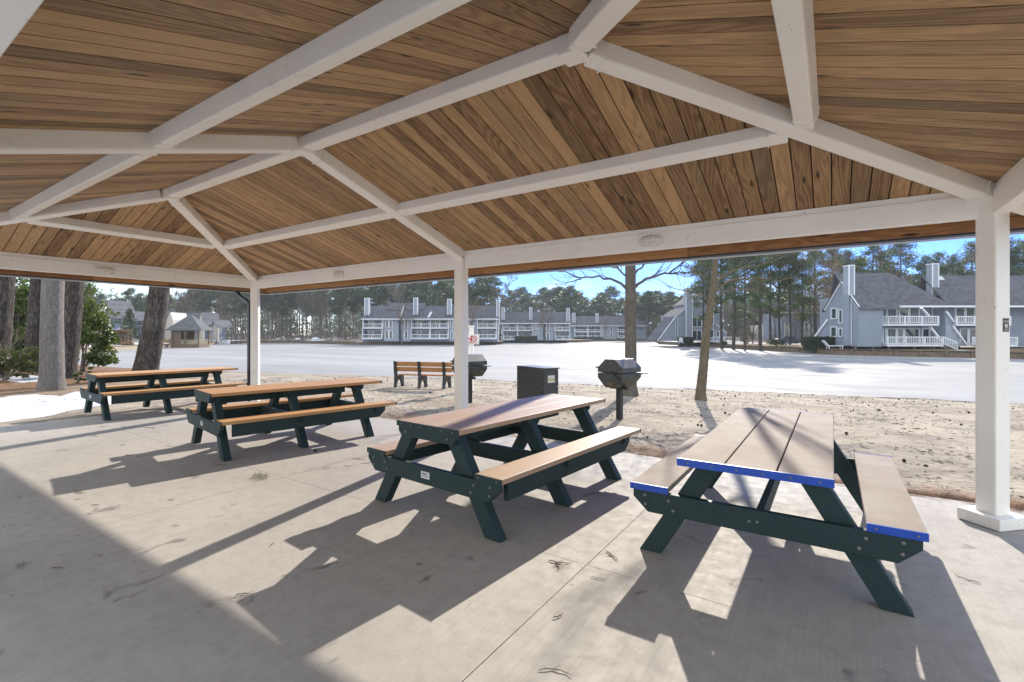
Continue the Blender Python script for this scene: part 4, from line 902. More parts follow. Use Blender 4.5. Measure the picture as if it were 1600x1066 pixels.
# ---------------------------------------------------------------- far buildings (each in its own frame, front towards the lake)
class Bld:
    def __init__(s, name, label, cat, px, z, base, group=None, turn=None):
        th = math.atan((px - 800) / F); s.z = z; s.x0 = (px - 800) / F * z; s.hb = base; s.k = 1 if turn is None else math.cos(th)
        s.o = thing(name, label, cat, RT * s.x0 + FW * z + Vector((0, 0, base)), R(YAW) if turn is None else R(YAW + turn) - th, group)
    def X(s, px, d=0.0):
        if s.k == 1: return (px - 800) / F * (s.z + d) - s.x0
        return ((px - 800) / F * s.z - s.x0) * s.k * (1 + d / s.z)
    def H(s, py, d=0.0): return hz(py, s.z + d) - s.hb
    def box(s, name, a, b_, t, u, d0, d1, mat, parent=None, bevel=0):   # pixels a-b wide, t-u tall; metres deep
        return MB().box(s.X(a, d0), s.X(b_, d0), d0, d1, s.H(u), s.H(t, d0)).build(name, mat, parent or s.o, bevel=bevel)
    def poly(s, name, pts, d0, d1, mat, parent=None):
        return MB().prism([(s.X(a, d0), d0, s.H(c, d0)) for a, c in pts], (0, d1 - d0, 0)).build(name, mat, parent or s.o)
    def roof(s, a, b_, eave, ridge, d_e, d_r, d_back, name='roof', skew=0.0, mat=None, ov=.25, kr=0.0, kl=0.0, edge=True):
        x0, x1 = s.X(a) - ov, s.X(b_) + ov; he, hr = s.H(eave), hz(ridge, s.z + d_r) - s.hb; m = MB()
        for (ya, za, yb, zb) in ((d_e, he, d_r, hr), (d_back, he, d_r, hr)):
            q = [Vector((x0, ya, za)), Vector((x1, ya, za)), Vector((x1 - kr, yb, zb)), Vector((x0 + kl, yb, zb))]
            if ya > yb: q.reverse()
            m.prism(q, (0, 0, .16))
        r = m.build(name, mat or M['roof'], s.o)
        if edge: MB().box(x0, x1, d_e - .03, d_e + .05, he - .1, he + .13).build('fascia', M['trim'], r)
        return r
    def window(s, a, b_, t, u, d, panes=2, mat=None, fw=.09, parent=None):
        x0, x1, z0, z1 = s.X(a, d), s.X(b_, d), s.H(u, d), s.H(t, d); m = MB()
        m.box(x0 - fw, x1 + fw, d - .06, d + .03, z1, z1 + fw).box(x0 - fw, x1 + fw, d - .06, d + .03, z0 - fw, z0)
        for i in range(panes + 1): xx = x0 + (x1 - x0) * i / panes; m.box(xx - fw / 2 * (1 if 0 < i < panes else 2), xx + fw / 2 * (1 if 0 < i < panes else 2), d - .055, d + .03, z0, z1)
        w = m.build('window', M['trim'], parent or s.o); MB().box(x0, x1, d - .01, d + .02, z0, z1).build('pane', mat or M['glass'], w); return w
    def balcony(s, a, b_, deck, rail, d0, d1, picket=.30):
        x0, x1, z0, z1 = s.X(a), s.X(b_), s.H(deck), s.H(rail); m = MB().box(x0, x1, d0, d1, z0 - .22, z0)
        k = m.build('balcony', M['trim'], s.o); r = MB().box(x0, x1, d0, d0 + .1, z1 - .08, z1 + .03).box(x0, x1, d0 + .02, d0 + .07, z0 + .10, z0 + .17)
        n = max(2, int((x1 - x0) / 2.0)); 
        for i in range(n + 1): xx = x0 + .06 + (x1 - x0 - .12) * i / n; r.box(xx - .07, xx + .07, d0 - .01, d0 + .11, z0, z1 + .04)
        q = int((x1 - x0) / picket)
        for i in range(1, q): xx = x0 + (x1 - x0) * i / q; r.box(xx - .035, xx + .035, d0 + .03, d0 + .06, z0 + .1, z1 - .05)
        r.build('railing', M['trim'], k); return k
    def chimney(s, a, b_, t, u, d0, d1, mat=None):
        c = s.box('chimney', a, b_, t, u, d0, d1, mat or M['siding2'])
        m = MB(); x0, x1, z1 = s.X(a, d0), s.X(b_, d0), s.H(t, d0)
        for xx in (x0, x1): m.box(xx - .06, xx + .06, d0 - .03, d0 + .06, s.H(u), z1)
        m.box(x0 - .07, x1 + .07, d0 - .05, d1 + .05, z1 - .001, z1 + .12); m.build('corner_trim', M['trim'], c); return c
    def fin(s, pts, d0, w=.14):            # white sloping edge board with the side wall behind it
        (a, t), (b_, u) = pts; MB().beam((s.X(a), d0, s.H(t)), (s.X(b_), d0, s.H(u)), .3, w, (0, 0, 1)).build('slanted_trim', M['trim'], s.o)

def row(label, z, base, eave, l2, l1, ridge, xl, xr, bays, wins, chims, rooms, group, roofs=None, depth=9.5):
    hb = hz(base, z); o = Bld('apartment_building', label, 'building', (xl + xr) / 2, z, hb, group)
    o.box('wall', xl, xr, eave - 1, base + 1, 1.7, depth, M['siding'])
    for a, b_ in rooms: o.box('wall_bay', a, b_, eave - .5, base, .35, 1.69, M['siding2'])
    ph = (l1 - l2)
    for a, b_, lean in bays:
        for lev in (l2, l1):
            o.balcony(a + (lean if lev == l1 else 0), b_ + (lean if lev == l1 else 0), lev - ph * .05, lev - ph * .42, -.1, 1.68, .45)
        for lv0, lv1 in ((eave, l2), (l2 + ph * .12, l1)):
            w = o.window(a + (b_ - a) * .08, b_ - (b_ - a) * .06, lv0 + ph * .14, lv1 - ph * .08, 1.66, 4)
            MB().box(o.X(a + (b_ - a) * .5), o.X(a + (b_ - a) * .78), 1.60, 1.63, o.H(lv1 - ph * .08), o.H(lv0 + ph * .14)).build('blind', M['curtain'], w)
        for x, sg in ((a, 1), (b_, 1)):
            o.fin(((x - lean * .2, eave), (x, l2)), .0); o.fin(((x + lean * .3, l2), (x + lean, l1)), .0)
            o.box('side_wall', x - .35, x + .35, eave, l1, .1, 1.68, M['siding2'])
    for a, b_ in wins:
        for t, u in ((eave + ph * .12, l2 - ph * .12), (l2 + ph * .26, l1 - ph * .05)): o.window(a, b_, t, u, .33, 1)
    for a, b_, e_, r_ in (roofs or [(xl, xr, eave, ridge)]): o.roof(a, b_, e_, r_, -.45, depth / 2, depth + .4)
    for a, b_, t, u in chims: o.chimney(a, b_, t, u, .3, 1.5)
    return o
gr = 'apartment rows across the lake'
A = lambda q: 560 + q / 11.225
A2 = lambda q: 670 + q / 11.225
o = row('long blue-grey two-storey apartment row with the darkest roof, left across the ice', 115, 533.5, 499, 513, 529.6, 478.5, 566, 778,
    [(A(82), A(432), -1.8), (A(935), A(1262), -1.5), (A(1266), A2(350), -.8), (A2(850), A2(1188), .2)],
    [(A(472), A(528)), (A(540), A(596)), (A(812), A(864)), (A2(385), A2(425)), (A2(705), A2(768))],
    [(A(108), A(182), 466.5, 493), (A(966), A(1034), 466, 492), (A2(326), A2(392), 468, 492), (A2(1190), A2(1244), 470, 507)],
    [(A(445), A(705)), (A(750), A(925)), (A2(352), A2(845))], gr, [(567, 778, 499, 479)], 10)
o.roof(A(440), A(1090), 484, 474.5, 2.8, 5.2, 8, 'raised_roof', edge=False)
MB().prism([(o.X(629.5), 1.0, o.H(475.5)), (o.X(623), 0.2, o.H(499)), (o.X(629), 0.2, o.H(499))], (0, .3, .35)).build('gable_return', M['trim'], o.o)
MB().prism([(o.X(668), .0, o.H(497)), (o.X(671), .0, o.H(498)), (o.X(674), 1.4, o.H(489)), (o.X(670.5), 1.4, o.H(489))], (0, .0, .35)).build('roof_snow', M['snow'], o.o)
Bq = lambda q: 780 + q / 12.54
row('mid-distance apartment row between the sign and grey trunk with hedge in front', 142, 532, 505.8, 517, 531, 488.5, 784, 890,
    [(Bq(70), Bq(352), .6), (Bq(362), Bq(652), .8), (Bq(1085), Bq(1372), 1.5)], [(Bq(670), Bq(702)), (Bq(726), Bq(764)), (Bq(925), Bq(980))],
    [(Bq(52), Bq(102), 481, 500), (Bq(592), Bq(642), 481, 500), (Bq(1322), Bq(1378), 482, 503)], [(Bq(660), Bq(860)), (Bq(905), Bq(1075))], gr)
Cq = lambda q: 890 + q / 10
row('farthest hazy apartment row left of the grey trunk', 180, 530.5, 509.5, 518.8, 528, 495, 892, 1012,
    [(Cq(75), Cq(278), 1.2), (Cq(282), Cq(480), 1.6), (Cq(750), Cq(920), 1.5)], [(Cq(480), Cq(500)), (Cq(512), Cq(535)), (Cq(635), Cq(665))],
    [(Cq(50), Cq(88), 489.5, 505), (Cq(410), Cq(450), 490, 505)], [(Cq(485), Cq(740))], gr)
# gabled house right of centre, and the right-hand building
gp = 'grey-blue gabled apartments on the right bank'
h = Bld('apartment_building', 'grey-blue house with tall wall chimney and steep slanted wing, right of the grey trunk', 'building', 1090, 100, hz(534, 100), gp, 24)
h.poly('slanted_wing', [(1021, 533), (1052, 533), (1052, 495)], .0, 6, M['siding'])
h.poly('wall', [(1052, 533), (1069.5, 533), (1069.5, 483), (1052, 495)], .3, 8, M['siding'])
h.chimney(1068.6, 1079, 451, 534, -.5, .6, M['siding']); 
h.poly('main_wall', [(1078.5, 533), (1122, 533), (1122, 484), (1102, 458.5), (1078.5, 474)], .5, 9, M['siding'])
h.poly('porch_wing', [(1122, 533), (1142, 533), (1142, 520), (1122, 505)], .8, 7, M['siding'])
h.poly('back_wing', [(1122, 532), (1150, 532), (1150, 492), (1140, 484), (1122, 490)], 5, 11, M['siding'])
for p, q, d in (((1021, 533), (1052, 495), -.1), ((1052, 495), (1069, 483), .2), ((1078, 474.5), (1102, 458), .4), ((1102, 458), (1123, 486), .4), ((1122, 505), (1142.5, 520.5), .7), ((1090, 466.5), (1101, 473.5), .35)): h.fin((p, q), d, .12)
m = MB()
for (p, q) in (((1076, 476), (1102, 458.2)), ((1102, 458.2), (1126, 489))):
    m.prism([(h.X(p[0]), .3, h.H(p[1])), (h.X(q[0]), .3, h.H(q[1])), (h.X(q[0]), 9.4, h.H(q[1])), (h.X(p[0]), 9.4, h.H(p[1]))], (0, 0, .16))
m.build('roof', M['roof'], h.o)
m = MB().prism([(h.X(1019), .2, h.H(533)), (h.X(1052), .2, h.H(495)), (h.X(1052), 6.2, h.H(495)), (h.X(1019), 6.2, h.H(533))], (0, 0, .15)); m.prism([(h.X(1052), .2, h.H(495)), (h.X(1070), .2, h.H(482.5)), (h.X(1070), 8.2, h.H(482.5)), (h.X(1052), 8.2, h.H(495))], (0, 0, .15)).build('wing_roof', M['roof'], h.o)
h.window(1082.5, 1098.8, 496.5, 510.3, .48, 2); h.window(1082.5, 1098.8, 517, 531.5, .48, 2); h.window(1113, 1119, 492, 506, .48, 1); h.window(1112, 1119, 515, 527, .48, 1)
h.window(1053.2, 1056, 496.5, 511, .28, 1, fw=.06); h.window(1053.2, 1056, 515, 530, .28, 1, fw=.06); h.window(1125, 1130, 518, 528, .78, 1)
h.balcony(1110, 1146, 533, 526.5, -1.6, .7, .4)
m = MB()
for i in range(6): m.box(h.X(1146) + i * .28, h.X(1146) + (i + 1) * .28, -1.5, -.2, 0, max(.1, h.H(532.5) - i * .22))
st = m.build('stairs', M['trim'], h.o); MB().beam((h.X(1146), -1.5, h.H(526)), (h.X(1160), -1.5, h.H(535)), .06, .1).build('handrail', M['trim'], st)
h2 = Bld('apartment_building', 'grey apartment glimpsed behind the tall pines', 'building', 1250, 106, hz(532, 106), gp)
h2.box('wall', 1222, 1288, 489, 533, .0, 8, M['siding']); h2.roof(1220, 1292, 489, 474, -.4, 4, 8.4)
for a, b_ in ((1257, 1263), (1265, 1275)):
    h2.window(a, b_, 505, 516, -.02, 1); h2.window(a, b_, 520, 530, -.02, 1)
h2.balcony(1264, 1277, 518, 512.5, -1.2, -.01, .4)
h2.window(1226, 1233, 505, 528, -.02, 1)
h3 = Bld('house', 'pale low house barely seen between pine trunks', 'building', 1203, 125, hz(531, 125), gp)
h3.box('wall', 1190, 1216, 508, 532, 0, 6, M['cream']); h3.roof(1189, 1218, 508, 497, -.4, 3, 6.4); h3.window(1196, 1201, 511, 518, -.02, 2)
# right-hand building
plant_extra = [(1098, 90, 1, 368, 'bushy pine in front of the slanted house gable'), (1128, 86, 0, 352, 'tall pine at the right corner of the slanted house')]
P = lambda q: 1270 + q / 6.27
Q = lambda q: 1420 + q / 6.27
r = Bld('apartment_building', 'large grey-blue lakeside apartments with two tall chimneys behind the right post', 'building', 1450, 62, hz(541.5, 62), gp)
gx0 = r.X(1330); rx = gx0 + r.x0
def G(px, py): zz = rx * F / (px - 800); return (gx0, zz - r.z, hz(py, zz) - r.hb)
def gpoly(name, pts, dx, mat, parent=None): return MB().prism([(p[0] - .001, p[1], p[2]) for p in pts], (dx, 0, 0)).build(name, mat, parent or r.o)
ga, ge = G(1315, 441), G(1289.5, 484.5); gf = (gx0, 2 * ga[1] - ge[1], ge[2])
gpoly('gable_wall', [(gx0, gf[1] + .3, 0), gf, ga, ge, (gx0, ge[1] - .3, 0)], 3, M['siding'])
gpoly('lean_to', [(gx0 + .1, ge[1] - .3, 0), G(1294.4, 500), G(1275, 526), (gx0, G(1275, 541)[1], 0)], 2, M['siding'])
for (x0_, x1_, y0_, y1_) in ((1299.8, 1308, 482, 498), (1311.5, 1317, 484, 505), (1299, 1308, 511, 526), (1311.5, 1317, 513, 526)):
    A_, B_, C_, D_ = G(x0_, y1_), G(x1_, y1_), G(x1_, y0_), G(x0_, y0_)
    m = MB(); q = [Vector(p) - Vector((.05, 0, 0)) for p in (A_, B_, C_, D_)]
    for i in range(4): m.beam(q[i], q[(i + 1) % 4], .12, .18, (1, 0, 0))
    w_ = m.build('window', M['trim'], r.o); gpoly('pane', [A_, B_, C_, D_], -.03, M['glass'], w_)
r.chimney(1326.6, 1335, 415.5, 461.5, -.1, 1.0); r.box('chimney_shaft', 1326.6, 1330.4, 461.6, 540, -.1, 1.0, M['siding'])
r.box('side_bay', 1330, 1345, 462, 539, 1.5, 8, M['siding'])
r.box('wall', 1346, 1492, 478, 541, 2.0, 4.9, M['siding']); r.box('wall', 1494, 1760, 478, 541, 2.2, 4.9, M['siding'])
r.roof(1337, 1484, 479.3, 428.5, -.3, 4.0, 5.2, ov=.1, kr=4.6); r.roof(1481, 1780, 479.3, 432.5, -.25, 3.9, 5.2, ov=.1)
r.fin(((1330, 462.5), (1344.5, 480)), .6, .25); 
for p_, q_ in ((ga, ge), (ga, gf), (G(1294.4, 500), G(1274, 527))): MB().beam(Vector(p_) - Vector((.12, 0, 0)), Vector(q_) - Vector((.12, 0, 0)), .14, .3).build('slanted_trim', M['trim'], r.o)
m = MB()
for q_ in (ge, gf):
    k_ = 1 if q_ is ge else -1; pl_ = [Vector(ga) - Vector((.3, 0, 0)), Vector(ga) + Vector((5, 0, 0)), Vector(q_) + Vector((5, k_ * .3, -.3)), Vector(q_) + Vector((-.3, k_ * .3, -.3))]
    m.prism(pl_, (0, 0, .14))
m.build('gable_roof', M['roof'], r.o)
r.poly('dormer', [(1467, 437.5), (1476.5, 437.5), (1471.5, 431.5)], 3.2, 6, M['trim'])
r.chimney(1457.2, 1466.6, 413, 460, 2.2, 3.2)
r.box('corner_trim', 1344.6, 1347, 479, 541, 1.2, 2.05, M['trim']); r.box('corner_trim', 1329.8, 1331, 463, 539, -.16, .1, M['trim']); r.box('corner_trim', 1492, 1493.6, 479, 541, 1.9, 2.2, M['trim'])
r.poly('upper_side_wall', [(1346.5, 480), (1349, 480), (1363, 504), (1363, 507.5), (1346.5, 507.5)], -.2, 1.98, M['siding'])
r.poly('lower_side_wall', [(1346.5, 507.6), (1357, 507.6), (1374, 536), (1374, 539), (1346.5, 539)], -.6, 1.98, M['siding'])
r.fin(((1348.5, 480), (1363, 504)), -.25, .17); r.fin(((1357, 508.5), (1374, 536)), -.65, .17)
r.balcony(1357, 1462, 506.4, 494.4, -.5, 1.98, .22); r.balcony(1373, 1459, 538.2, 526.4, -1.4, 1.98, .22)
for a, b_, mt in ((1354, 1369, 'curtain'), (1370, 1385, 'curtain'), (1386, 1401, 'curtain'), (1405, 1419, 'glass'), (1421, 1436, 'curtain')): r.window(a, b_, 481.5, 504, 1.95, 1, M[mt])
for a, b_, mt in ((1362, 1378, 'glass'), (1379.5, 1384, 'curtain'), (1386, 1400, 'curtain'), (1402, 1411, 'glass'), (1413, 1436, 'glass'), (1441, 1452, 'glass')): r.window(a, b_, 514.5, 536, 1.95, 1, M[mt])
r.window(1457.5, 1468.5, 481.5, 504, 1.95, 1); r.window(1457.5, 1468.5, 513.5, 536, 1.95, 1)
r.fin(((1441.5, 481), (1453.5, 494.5)), .2, .2); r.fin(((1453, 511), (1466, 527)), .0, .2)
r.poly('upper_side_wall', [(1477, 481), (1479, 486), (1491, 504), (1491, 539), (1477, 539)], .1, 1.98, M['siding'])
r.fin(((1478, 487), (1490, 503.5)), .0, .18); r.fin(((1483, 510), (1505, 540)), -.5, .18)
r.poly('lower_side_wall', [(1478, 508), (1482.5, 508), (1504, 538.5), (1478, 538.5)], -.4, 1.97, M['siding2'])
r.balcony(1490, 1575, 506.4, 494.6, -.4, 2.1, .22); r.balcony(1506, 1575, 538.2, 527, -1.2, 2.1, .22)
for a, b_, mt in ((1484, 1491, 'glass'), (1493, 1507, 'curtain'), (1509, 1523, 'curtain'), (1530, 1550, 'glass')): r.window(a, b_, 482, 504, 2.15, 1, M[mt])
for a, b_ in ((1500, 1512), (1514, 1530), (1535, 1550)): r.window(a, b_, 514.5, 536, 2.15, 1)
def steps(bl, a, b_, top, bot, d):
    m = MB(); n = 6; x0, x1, z1, z0 = bl.X(a), bl.X(b_), bl.H(top), bl.H(bot)
    for i in range(n): m.box(x0 + (x1 - x0) * i / n, x0 + (x1 - x0) * (i + 1) / n, d, d + 1.3, z1 - (z1 - z0) * (i + 1) / (n + .5) - .06, z1 - (z1 - z0) * (i + 1) / (n + .5))
    s_ = m.build('stairs', M['wood_wall'], bl.o); hr = MB()
    for dd in (d - .04, d + 1.34):
        hr.beam((x0, dd, z1 + .95), (x1, dd, z0 + .95), .07, .12).beam((x0, dd, z1 + .12), (x1, dd, z0 + .12), .05, .08)
        for i in range(9): t = i / 8; hr.box(x0 + (x1 - x0) * t - .03, x0 + (x1 - x0) * t + .03, dd - .03, dd + .03, z1 + (z0 - z1) * t, z1 + (z0 - z1) * t + .95)
    hr.build('railing', M['trim'], s_)
steps(r, 1459, 1480, 538, 547, -1.4); steps(r, 1505, 1520, 538, 547, -2.6)
r.box('footing', 1346, 1500, 541, 547, 1.5, 9, M['dark'])
pm = MB()
for px in (1330, 1356, 1381, 1420, 1450): pm.box(r.X(px) - .12, r.X(px) + .12, -.9, -.7, r.H(547), r.H(539.5))
pm.build('pier', M['wood_wall'], r.o)['kind'] = 'stuff'
# houses and gazebo on the left shore
gl = 'cream gabled houses beyond the left shore'
def gable_house(label, z, xl, xa, xr, apex, eave, base, rl, ridge_d=9, wall='cream', side='siding', lower=None):
    # gable front facing right of the view, roof slope running left to rl
    b_ = Bld('gabled_house', label, 'house', xa, z, hz(base, z), gl)
    D = 7.0
    b_.poly('gable_wall', [(xl, base), (xr, base), (xr, eave), (xa, apex), (xl, eave)], 0, .3, M[wall])
    b_.box('side_wall', rl + 1, xl, eave, base, .2, D, M[side])
    m = MB()
    m.prism([(b_.X(rl), -.3, b_.H(eave)), (b_.X(xl), -.3, b_.H(eave)), (b_.X(xa), -.1, b_.H(apex)), (b_.X(xa), D * .5, b_.H(apex)), (b_.X(rl + (xa - xl) * .8), D * .5, b_.H(apex))], (0, .15, .12))
    m.prism([(b_.X(xa), -.1, b_.H(apex)), (b_.X(xr + .6), -.2, b_.H(eave)), (b_.X(xr + .6), D, b_.H(eave)), (b_.X(xa), D, b_.H(apex))], (0, 0, .14))
    m.prism([(b_.X(xa), D, b_.H(apex)), (b_.X(rl), D, b_.H(apex)), (b_.X(rl), D + 2, b_.H(eave)), (b_.X(xa), D + 2, b_.H(eave))], (0, 0, .14))
    m.build('roof', M['roof'], b_.o)
    b_.window(xa - (xa - xl) * .35, xa + (xr - xa) * .2, eave + 2, eave + 9, -.02, 1)
    return b_
gable_house('nearest cream gable house peeping above the holly', 92, 147, 159, 171, 469, 498, 530, 120)
gable_house('cream gable house just left of the dark conifer', 105, 180, 188, 196, 486, 501, 530, 164)
b_ = Bld('gabled_house', 'grey-roofed house half hidden behind the leaning lakeside pine', 'house', 235, 112, hz(531, 112), gl)
b_.box('wall', 216, 258, 508, 531, 0, 7, M['siding']); b_.roof(215, 258, 509, 486.5, -.4, 3.5, 7.4); b_.window(220, 226, 513, 524, -.02, 2)
b_.poly('gable_wall', [(258, 531), (270, 531), (270, 500), (266, 488), (258, 505)], -.4, 5, M['cream'])
gable_house('cream house with the long dark roof behind the gazebo', 118, 309, 314, 318, 488.5, 508, 531, 266)
gable_house('small cream gable end right of the gazebo roof', 122, 328, 331.5, 341, 500, 512, 531, 318)
# gazebo
zg = 95; gz0 = hz(539.5, zg); gb = thing('lakeside_gazebo', 'brown timber gazebo with hipped shingle roof at the water edge', 'gazebo', at(298, zg, gz0), R(42))
S = zg / F; w2 = 20 * S; wd = 17 * S
MB().box(-w2, w2, -wd, wd, -.75, .25).build('deck', M['timber'], gb)
hp = 26 * S * .62; he = 28 * S * .72; top = (539.5 - 492) * S
he = (539.5 - 515.5) * S
m = MB(); e = 1.28; ap = Vector((0, 0, top)); cs = [Vector((sx * w2 * e, sy * wd * e, he - .15)) for sx, sy in ((-1, -1), (1, -1), (1, 1), (-1, 1))]
for i in range(4): m.prism([cs[i], cs[(i + 1) % 4], ap], (0, 0, .12))
m.build('roof', M['gaz_roof'], gb)
for sx in (-1, 0, 1):
    for sy in (-1, 1):
        if sx == 0 and sy == 1: continue
        MB().box(sx * w2 * .94 - .12, sx * w2 * .94 + .12, sy * wd * .94 - .12, sy * wd * .94 + .12, .25, he).build('post', M['timber'], gb)
m = MB()
for sx in (-1, 1): m.beam((sx * w2 * .94, -wd * .94, he - .9), (sx * w2 * .6, -wd * .94, he - .1), .12, .12)
m.beam((0, -wd * .94, he - .9), (-w2 * .3, -wd * .94, he - .1), .12, .12).beam((0, -wd * .94, he - .9), (w2 * .3, -wd * .94, he - .1), .12, .12)
m.box(-w2 * .95, w2 * .95, -wd * .98, -wd * .9, he - .12, he + .05).box(w2 * .9, w2 * .98, -wd * .95, wd * .95, he - .12, he + .05); m.build('brace', M['timber'], gb)
MB().box(-w2 * .92, -.1, wd * .80, wd * .9, .25, he - .1).box(-w2 * .92, -w2 * .82, -wd * .9, wd * .8, .25, he - .1).box(-w2 * .8, -.8, -wd * .93, -wd * .86, .25, he - .1).build('board_wall', M['timber'], gb)
m = MB().box(-.7, w2 * .92, -wd * .96, -wd * .88, .95, 1.08).box(w2 * .88, w2 * .96, -wd * .9, wd * .9, .95, 1.08)
for i in range(22): t = -.7 + (w2 * .92 + .7) * i / 21; m.box(t - .05, t + .05, -wd * .93, -wd * .91, .25, .96)
for i in range(18): t = -wd * .9 + wd * 1.8 * i / 17; m.box(w2 * .91, w2 * .93, t - .05, t + .05, .25, .96)
m.build('railing', M['wood_pale'], gb)
# dock and shore furniture
dk = thing('boat_dock', 'low timber dock with rails right of the gazebo', 'dock', at(360, 128, ICE + .55), R(YAW))
m = MB().box(-4.5, 4.8, -1.2, 1.2, -.12, .02)
m.build('deck', M['timber'], dk); m = MB()
for i in range(8): m.box(-4.4 + i * 1.3, -4.25 + i * 1.3, -1.2, -1.05, -.6, .75)
m.box(-4.4, 4.8, -1.2, -1.08, .62, .72); m.build('railing', M['timber'], dk)
bo = thing('rowing_boat', 'small pale boat moored at the dock below the cream gable', 'boat', at(345, 122, ICE + .02), R(YAW + 10))
m = MB(); L = 2.2; st = []
for i in range(9):
    t = i / 8 * 2 - 1; wv = .75 * (1 - abs(t) ** 2.5) + .05; st.append([(t * L, -wv, .7 + .15 * t * t), (t * L, -wv * .6, .12), (t * L, wv * .6, .12), (t * L, wv, .7 + .15 * t * t)])
for a, c in zip(st, st[1:]):
    for k in range(3): m.face([a[k], c[k], c[k + 1], a[k + 1]])
    m.face([(a[0][0], a[0][1] * .9, .6), (a[3][0], a[3][1] * .9, .6), (c[3][0], c[3][1] * .9, .6), (c[0][0], c[0][1] * .9, .6)])
m.build('hull', M['trim'], bo)
def chair(px, z, label):
    c = thing('adirondack_chair', label, 'chair', at(px, z, BT + .02), R(YAW + 160))
    MB().box(-.32, .32, -.35, .3, .33, .38).build('seat', M['trim'], c)
    MB().prism([(-.33, .25, .3), (.33, .25, .3), (.38, .55, 1.1), (.2, .58, 1.25), (-.2, .58, 1.25), (-.38, .55, 1.1)], (0, .05, 0)).build('backrest', M['trim'], c)
    for s in (-1, 1):
        MB().box(s * .42 - .07, s * .42 + .07, -.4, .35, .56, .6).build('armrest', M['trim'], c); MB().box(s * .36 - .04, s * .36 + .04, -.38, -.3, 0, .56).box(s * .36 - .04, s * .36 + .04, .22, .3, 0, .56).build('leg', M['trim'], c)
chair(445, 148, 'white garden chair on the shore below the bare woods'); chair(1064, 96, 'small white chair by the hedge of the slanted house')
for px, z, l, sz, lab in ((465, 146, 3, .8, 'pale snow-dusted boulder on the far wooded shore'), (493, 143, 3, 1.0, 'larger pale boulder among logs on the wooded shore'), (514, 139, 3, .9, 'pale boulder nearest the dark-roofed row'), (435, 150, 3, .7, 'tan boulder beside the white garden chair'), (813, 150, 2, .9, 'tan rock below the round hedge'), (1302, 66, 2, .3, 'brown stump stone before the long hedge')):
    p = at(px, z, BT + .1); b = MB(); lump(b, (0, 0, sz * .3), sz, px, .6); tag(b.build('boulder', M['granite'] if px > 500 else M['snow'], smooth=True, loc=p), lab, 'boulder')
for px, z, w_, hh, lab in ((1322 - 60, 66, 1.6, 1.0, 'snow-covered sun lounger in front of the long clipped hedge'),):
    pass
lg = thing('sun_lounger', 'snow-white lounger in front of the long clipped hedge', 'lounger', at(1295, 63, BT + .05), R(YAW - 8))
MB().box(-.2, 1.6, -.35, .35, .35, .45).build('seat', M['trim'], lg); MB().prism([(-.2, -.35, .4), (-.75, -.35, 1.05), (-.68, -.35, 1.1), (-.12, -.35, .45)], (0, .7, 0)).build('backrest', M['trim'], lg)
for x in (-.1, 1.5):
    for y in (-.3, .3): MB().box(x - .04, x + .04, y - .04, y + .04, 0, .36).build('leg', M['trim'], lg)
def hedge(label, xl, xr, t, u, z, dep=1.2, mat=None, seed=0):
    random.seed(seed); o = thing('clipped_hedge', label, 'hedge', at((xl + xr) / 2, z, hz(u, z)), R(YAW)); w = (xr - xl) / F * z / 2; hh = (u - t) / F * z; b = MB()
    MB().box(-w * .93, w * .93, .12, dep - .12, -.3, hh * .92).build('core', M['hedge'], o)
    for _ in range(int(260 * w * hh) + 300):
        f = random.random(); p = Vector((rnd(-w, w), rnd(0, dep), rnd(0, hh)))
        if f < .5: p.y = rnd(0, .12)
        elif f < .75: p.z = hh - rnd(0, .12)
        elif f < .9: p.x = random.choice((-w, w))
        d = Vector((rnd(-1, 1), rnd(-1, 1), rnd(-1, 1))).normalized() * .16; q = d.cross(Vector((rnd(-1, 1), rnd(-1, 1), rnd(-1, 1)))).normalized() * .07
        b.face([p - d, p + q, p + d, p - q])
    b.build('foliage', mat or M['hedge'], o)
hedge('long dark clipped hedge before the large right-hand apartments', 1262, 1325, 526.5, 545.5, 65, 1.4, None, 1)
hedge('dark boxy hedge under the tall wall chimney house', 1062, 1084, 527, 538.5, 97, 1.4, None, 2)
hedge('dark low hedge along the mid-distance row', 805, 840, 525.5, 532.5, 139, 1.2, None, 3)
hedge('dark low hedge before the farthest row', 898, 942, 527, 531, 172, 1.2, None, 4)
hedge('brown winter hedge left of the dark conifer', 177, 199, 516, 537, 86, 1.3, M['deadleaf'], 5)
# car seen between the pines
cr_ = thing('parked_car', 'dark car parked behind the pine trunks', 'car', at(1230, 92, BT + .12), R(YAW + 8))
MB().prism([(-2.2, -.85, .35), (2.2, -.85, .35), (2.2, -.85, .8), (1.3, -.85, .92), (.7, -.85, 1.42), (-1.0, -.85, 1.45), (-1.6, -.85, .98), (-2.2, -.85, .9)], (0, 1.7, 0)).build('body', M['car'], cr_, bevel=.06)
MB().prism([(1.05, -.87, .95), (.62, -.87, 1.34), (-.9, -.87, 1.36), (-1.3, -.87, .98)], (0, 1.74, 0)).build('window', M['glass'], cr_)
for x in (-1.4, 1.35):
    for y in (-.82, .62):
        w = MB().lathe([(.33, 0), (.33, .2)], 14).build('wheel', M['tyre'], cr_); w.matrix_local = Matrix.Translation((x, y + .2, .33)) @ Matrix.Rotation(R(90), 4, 'X')

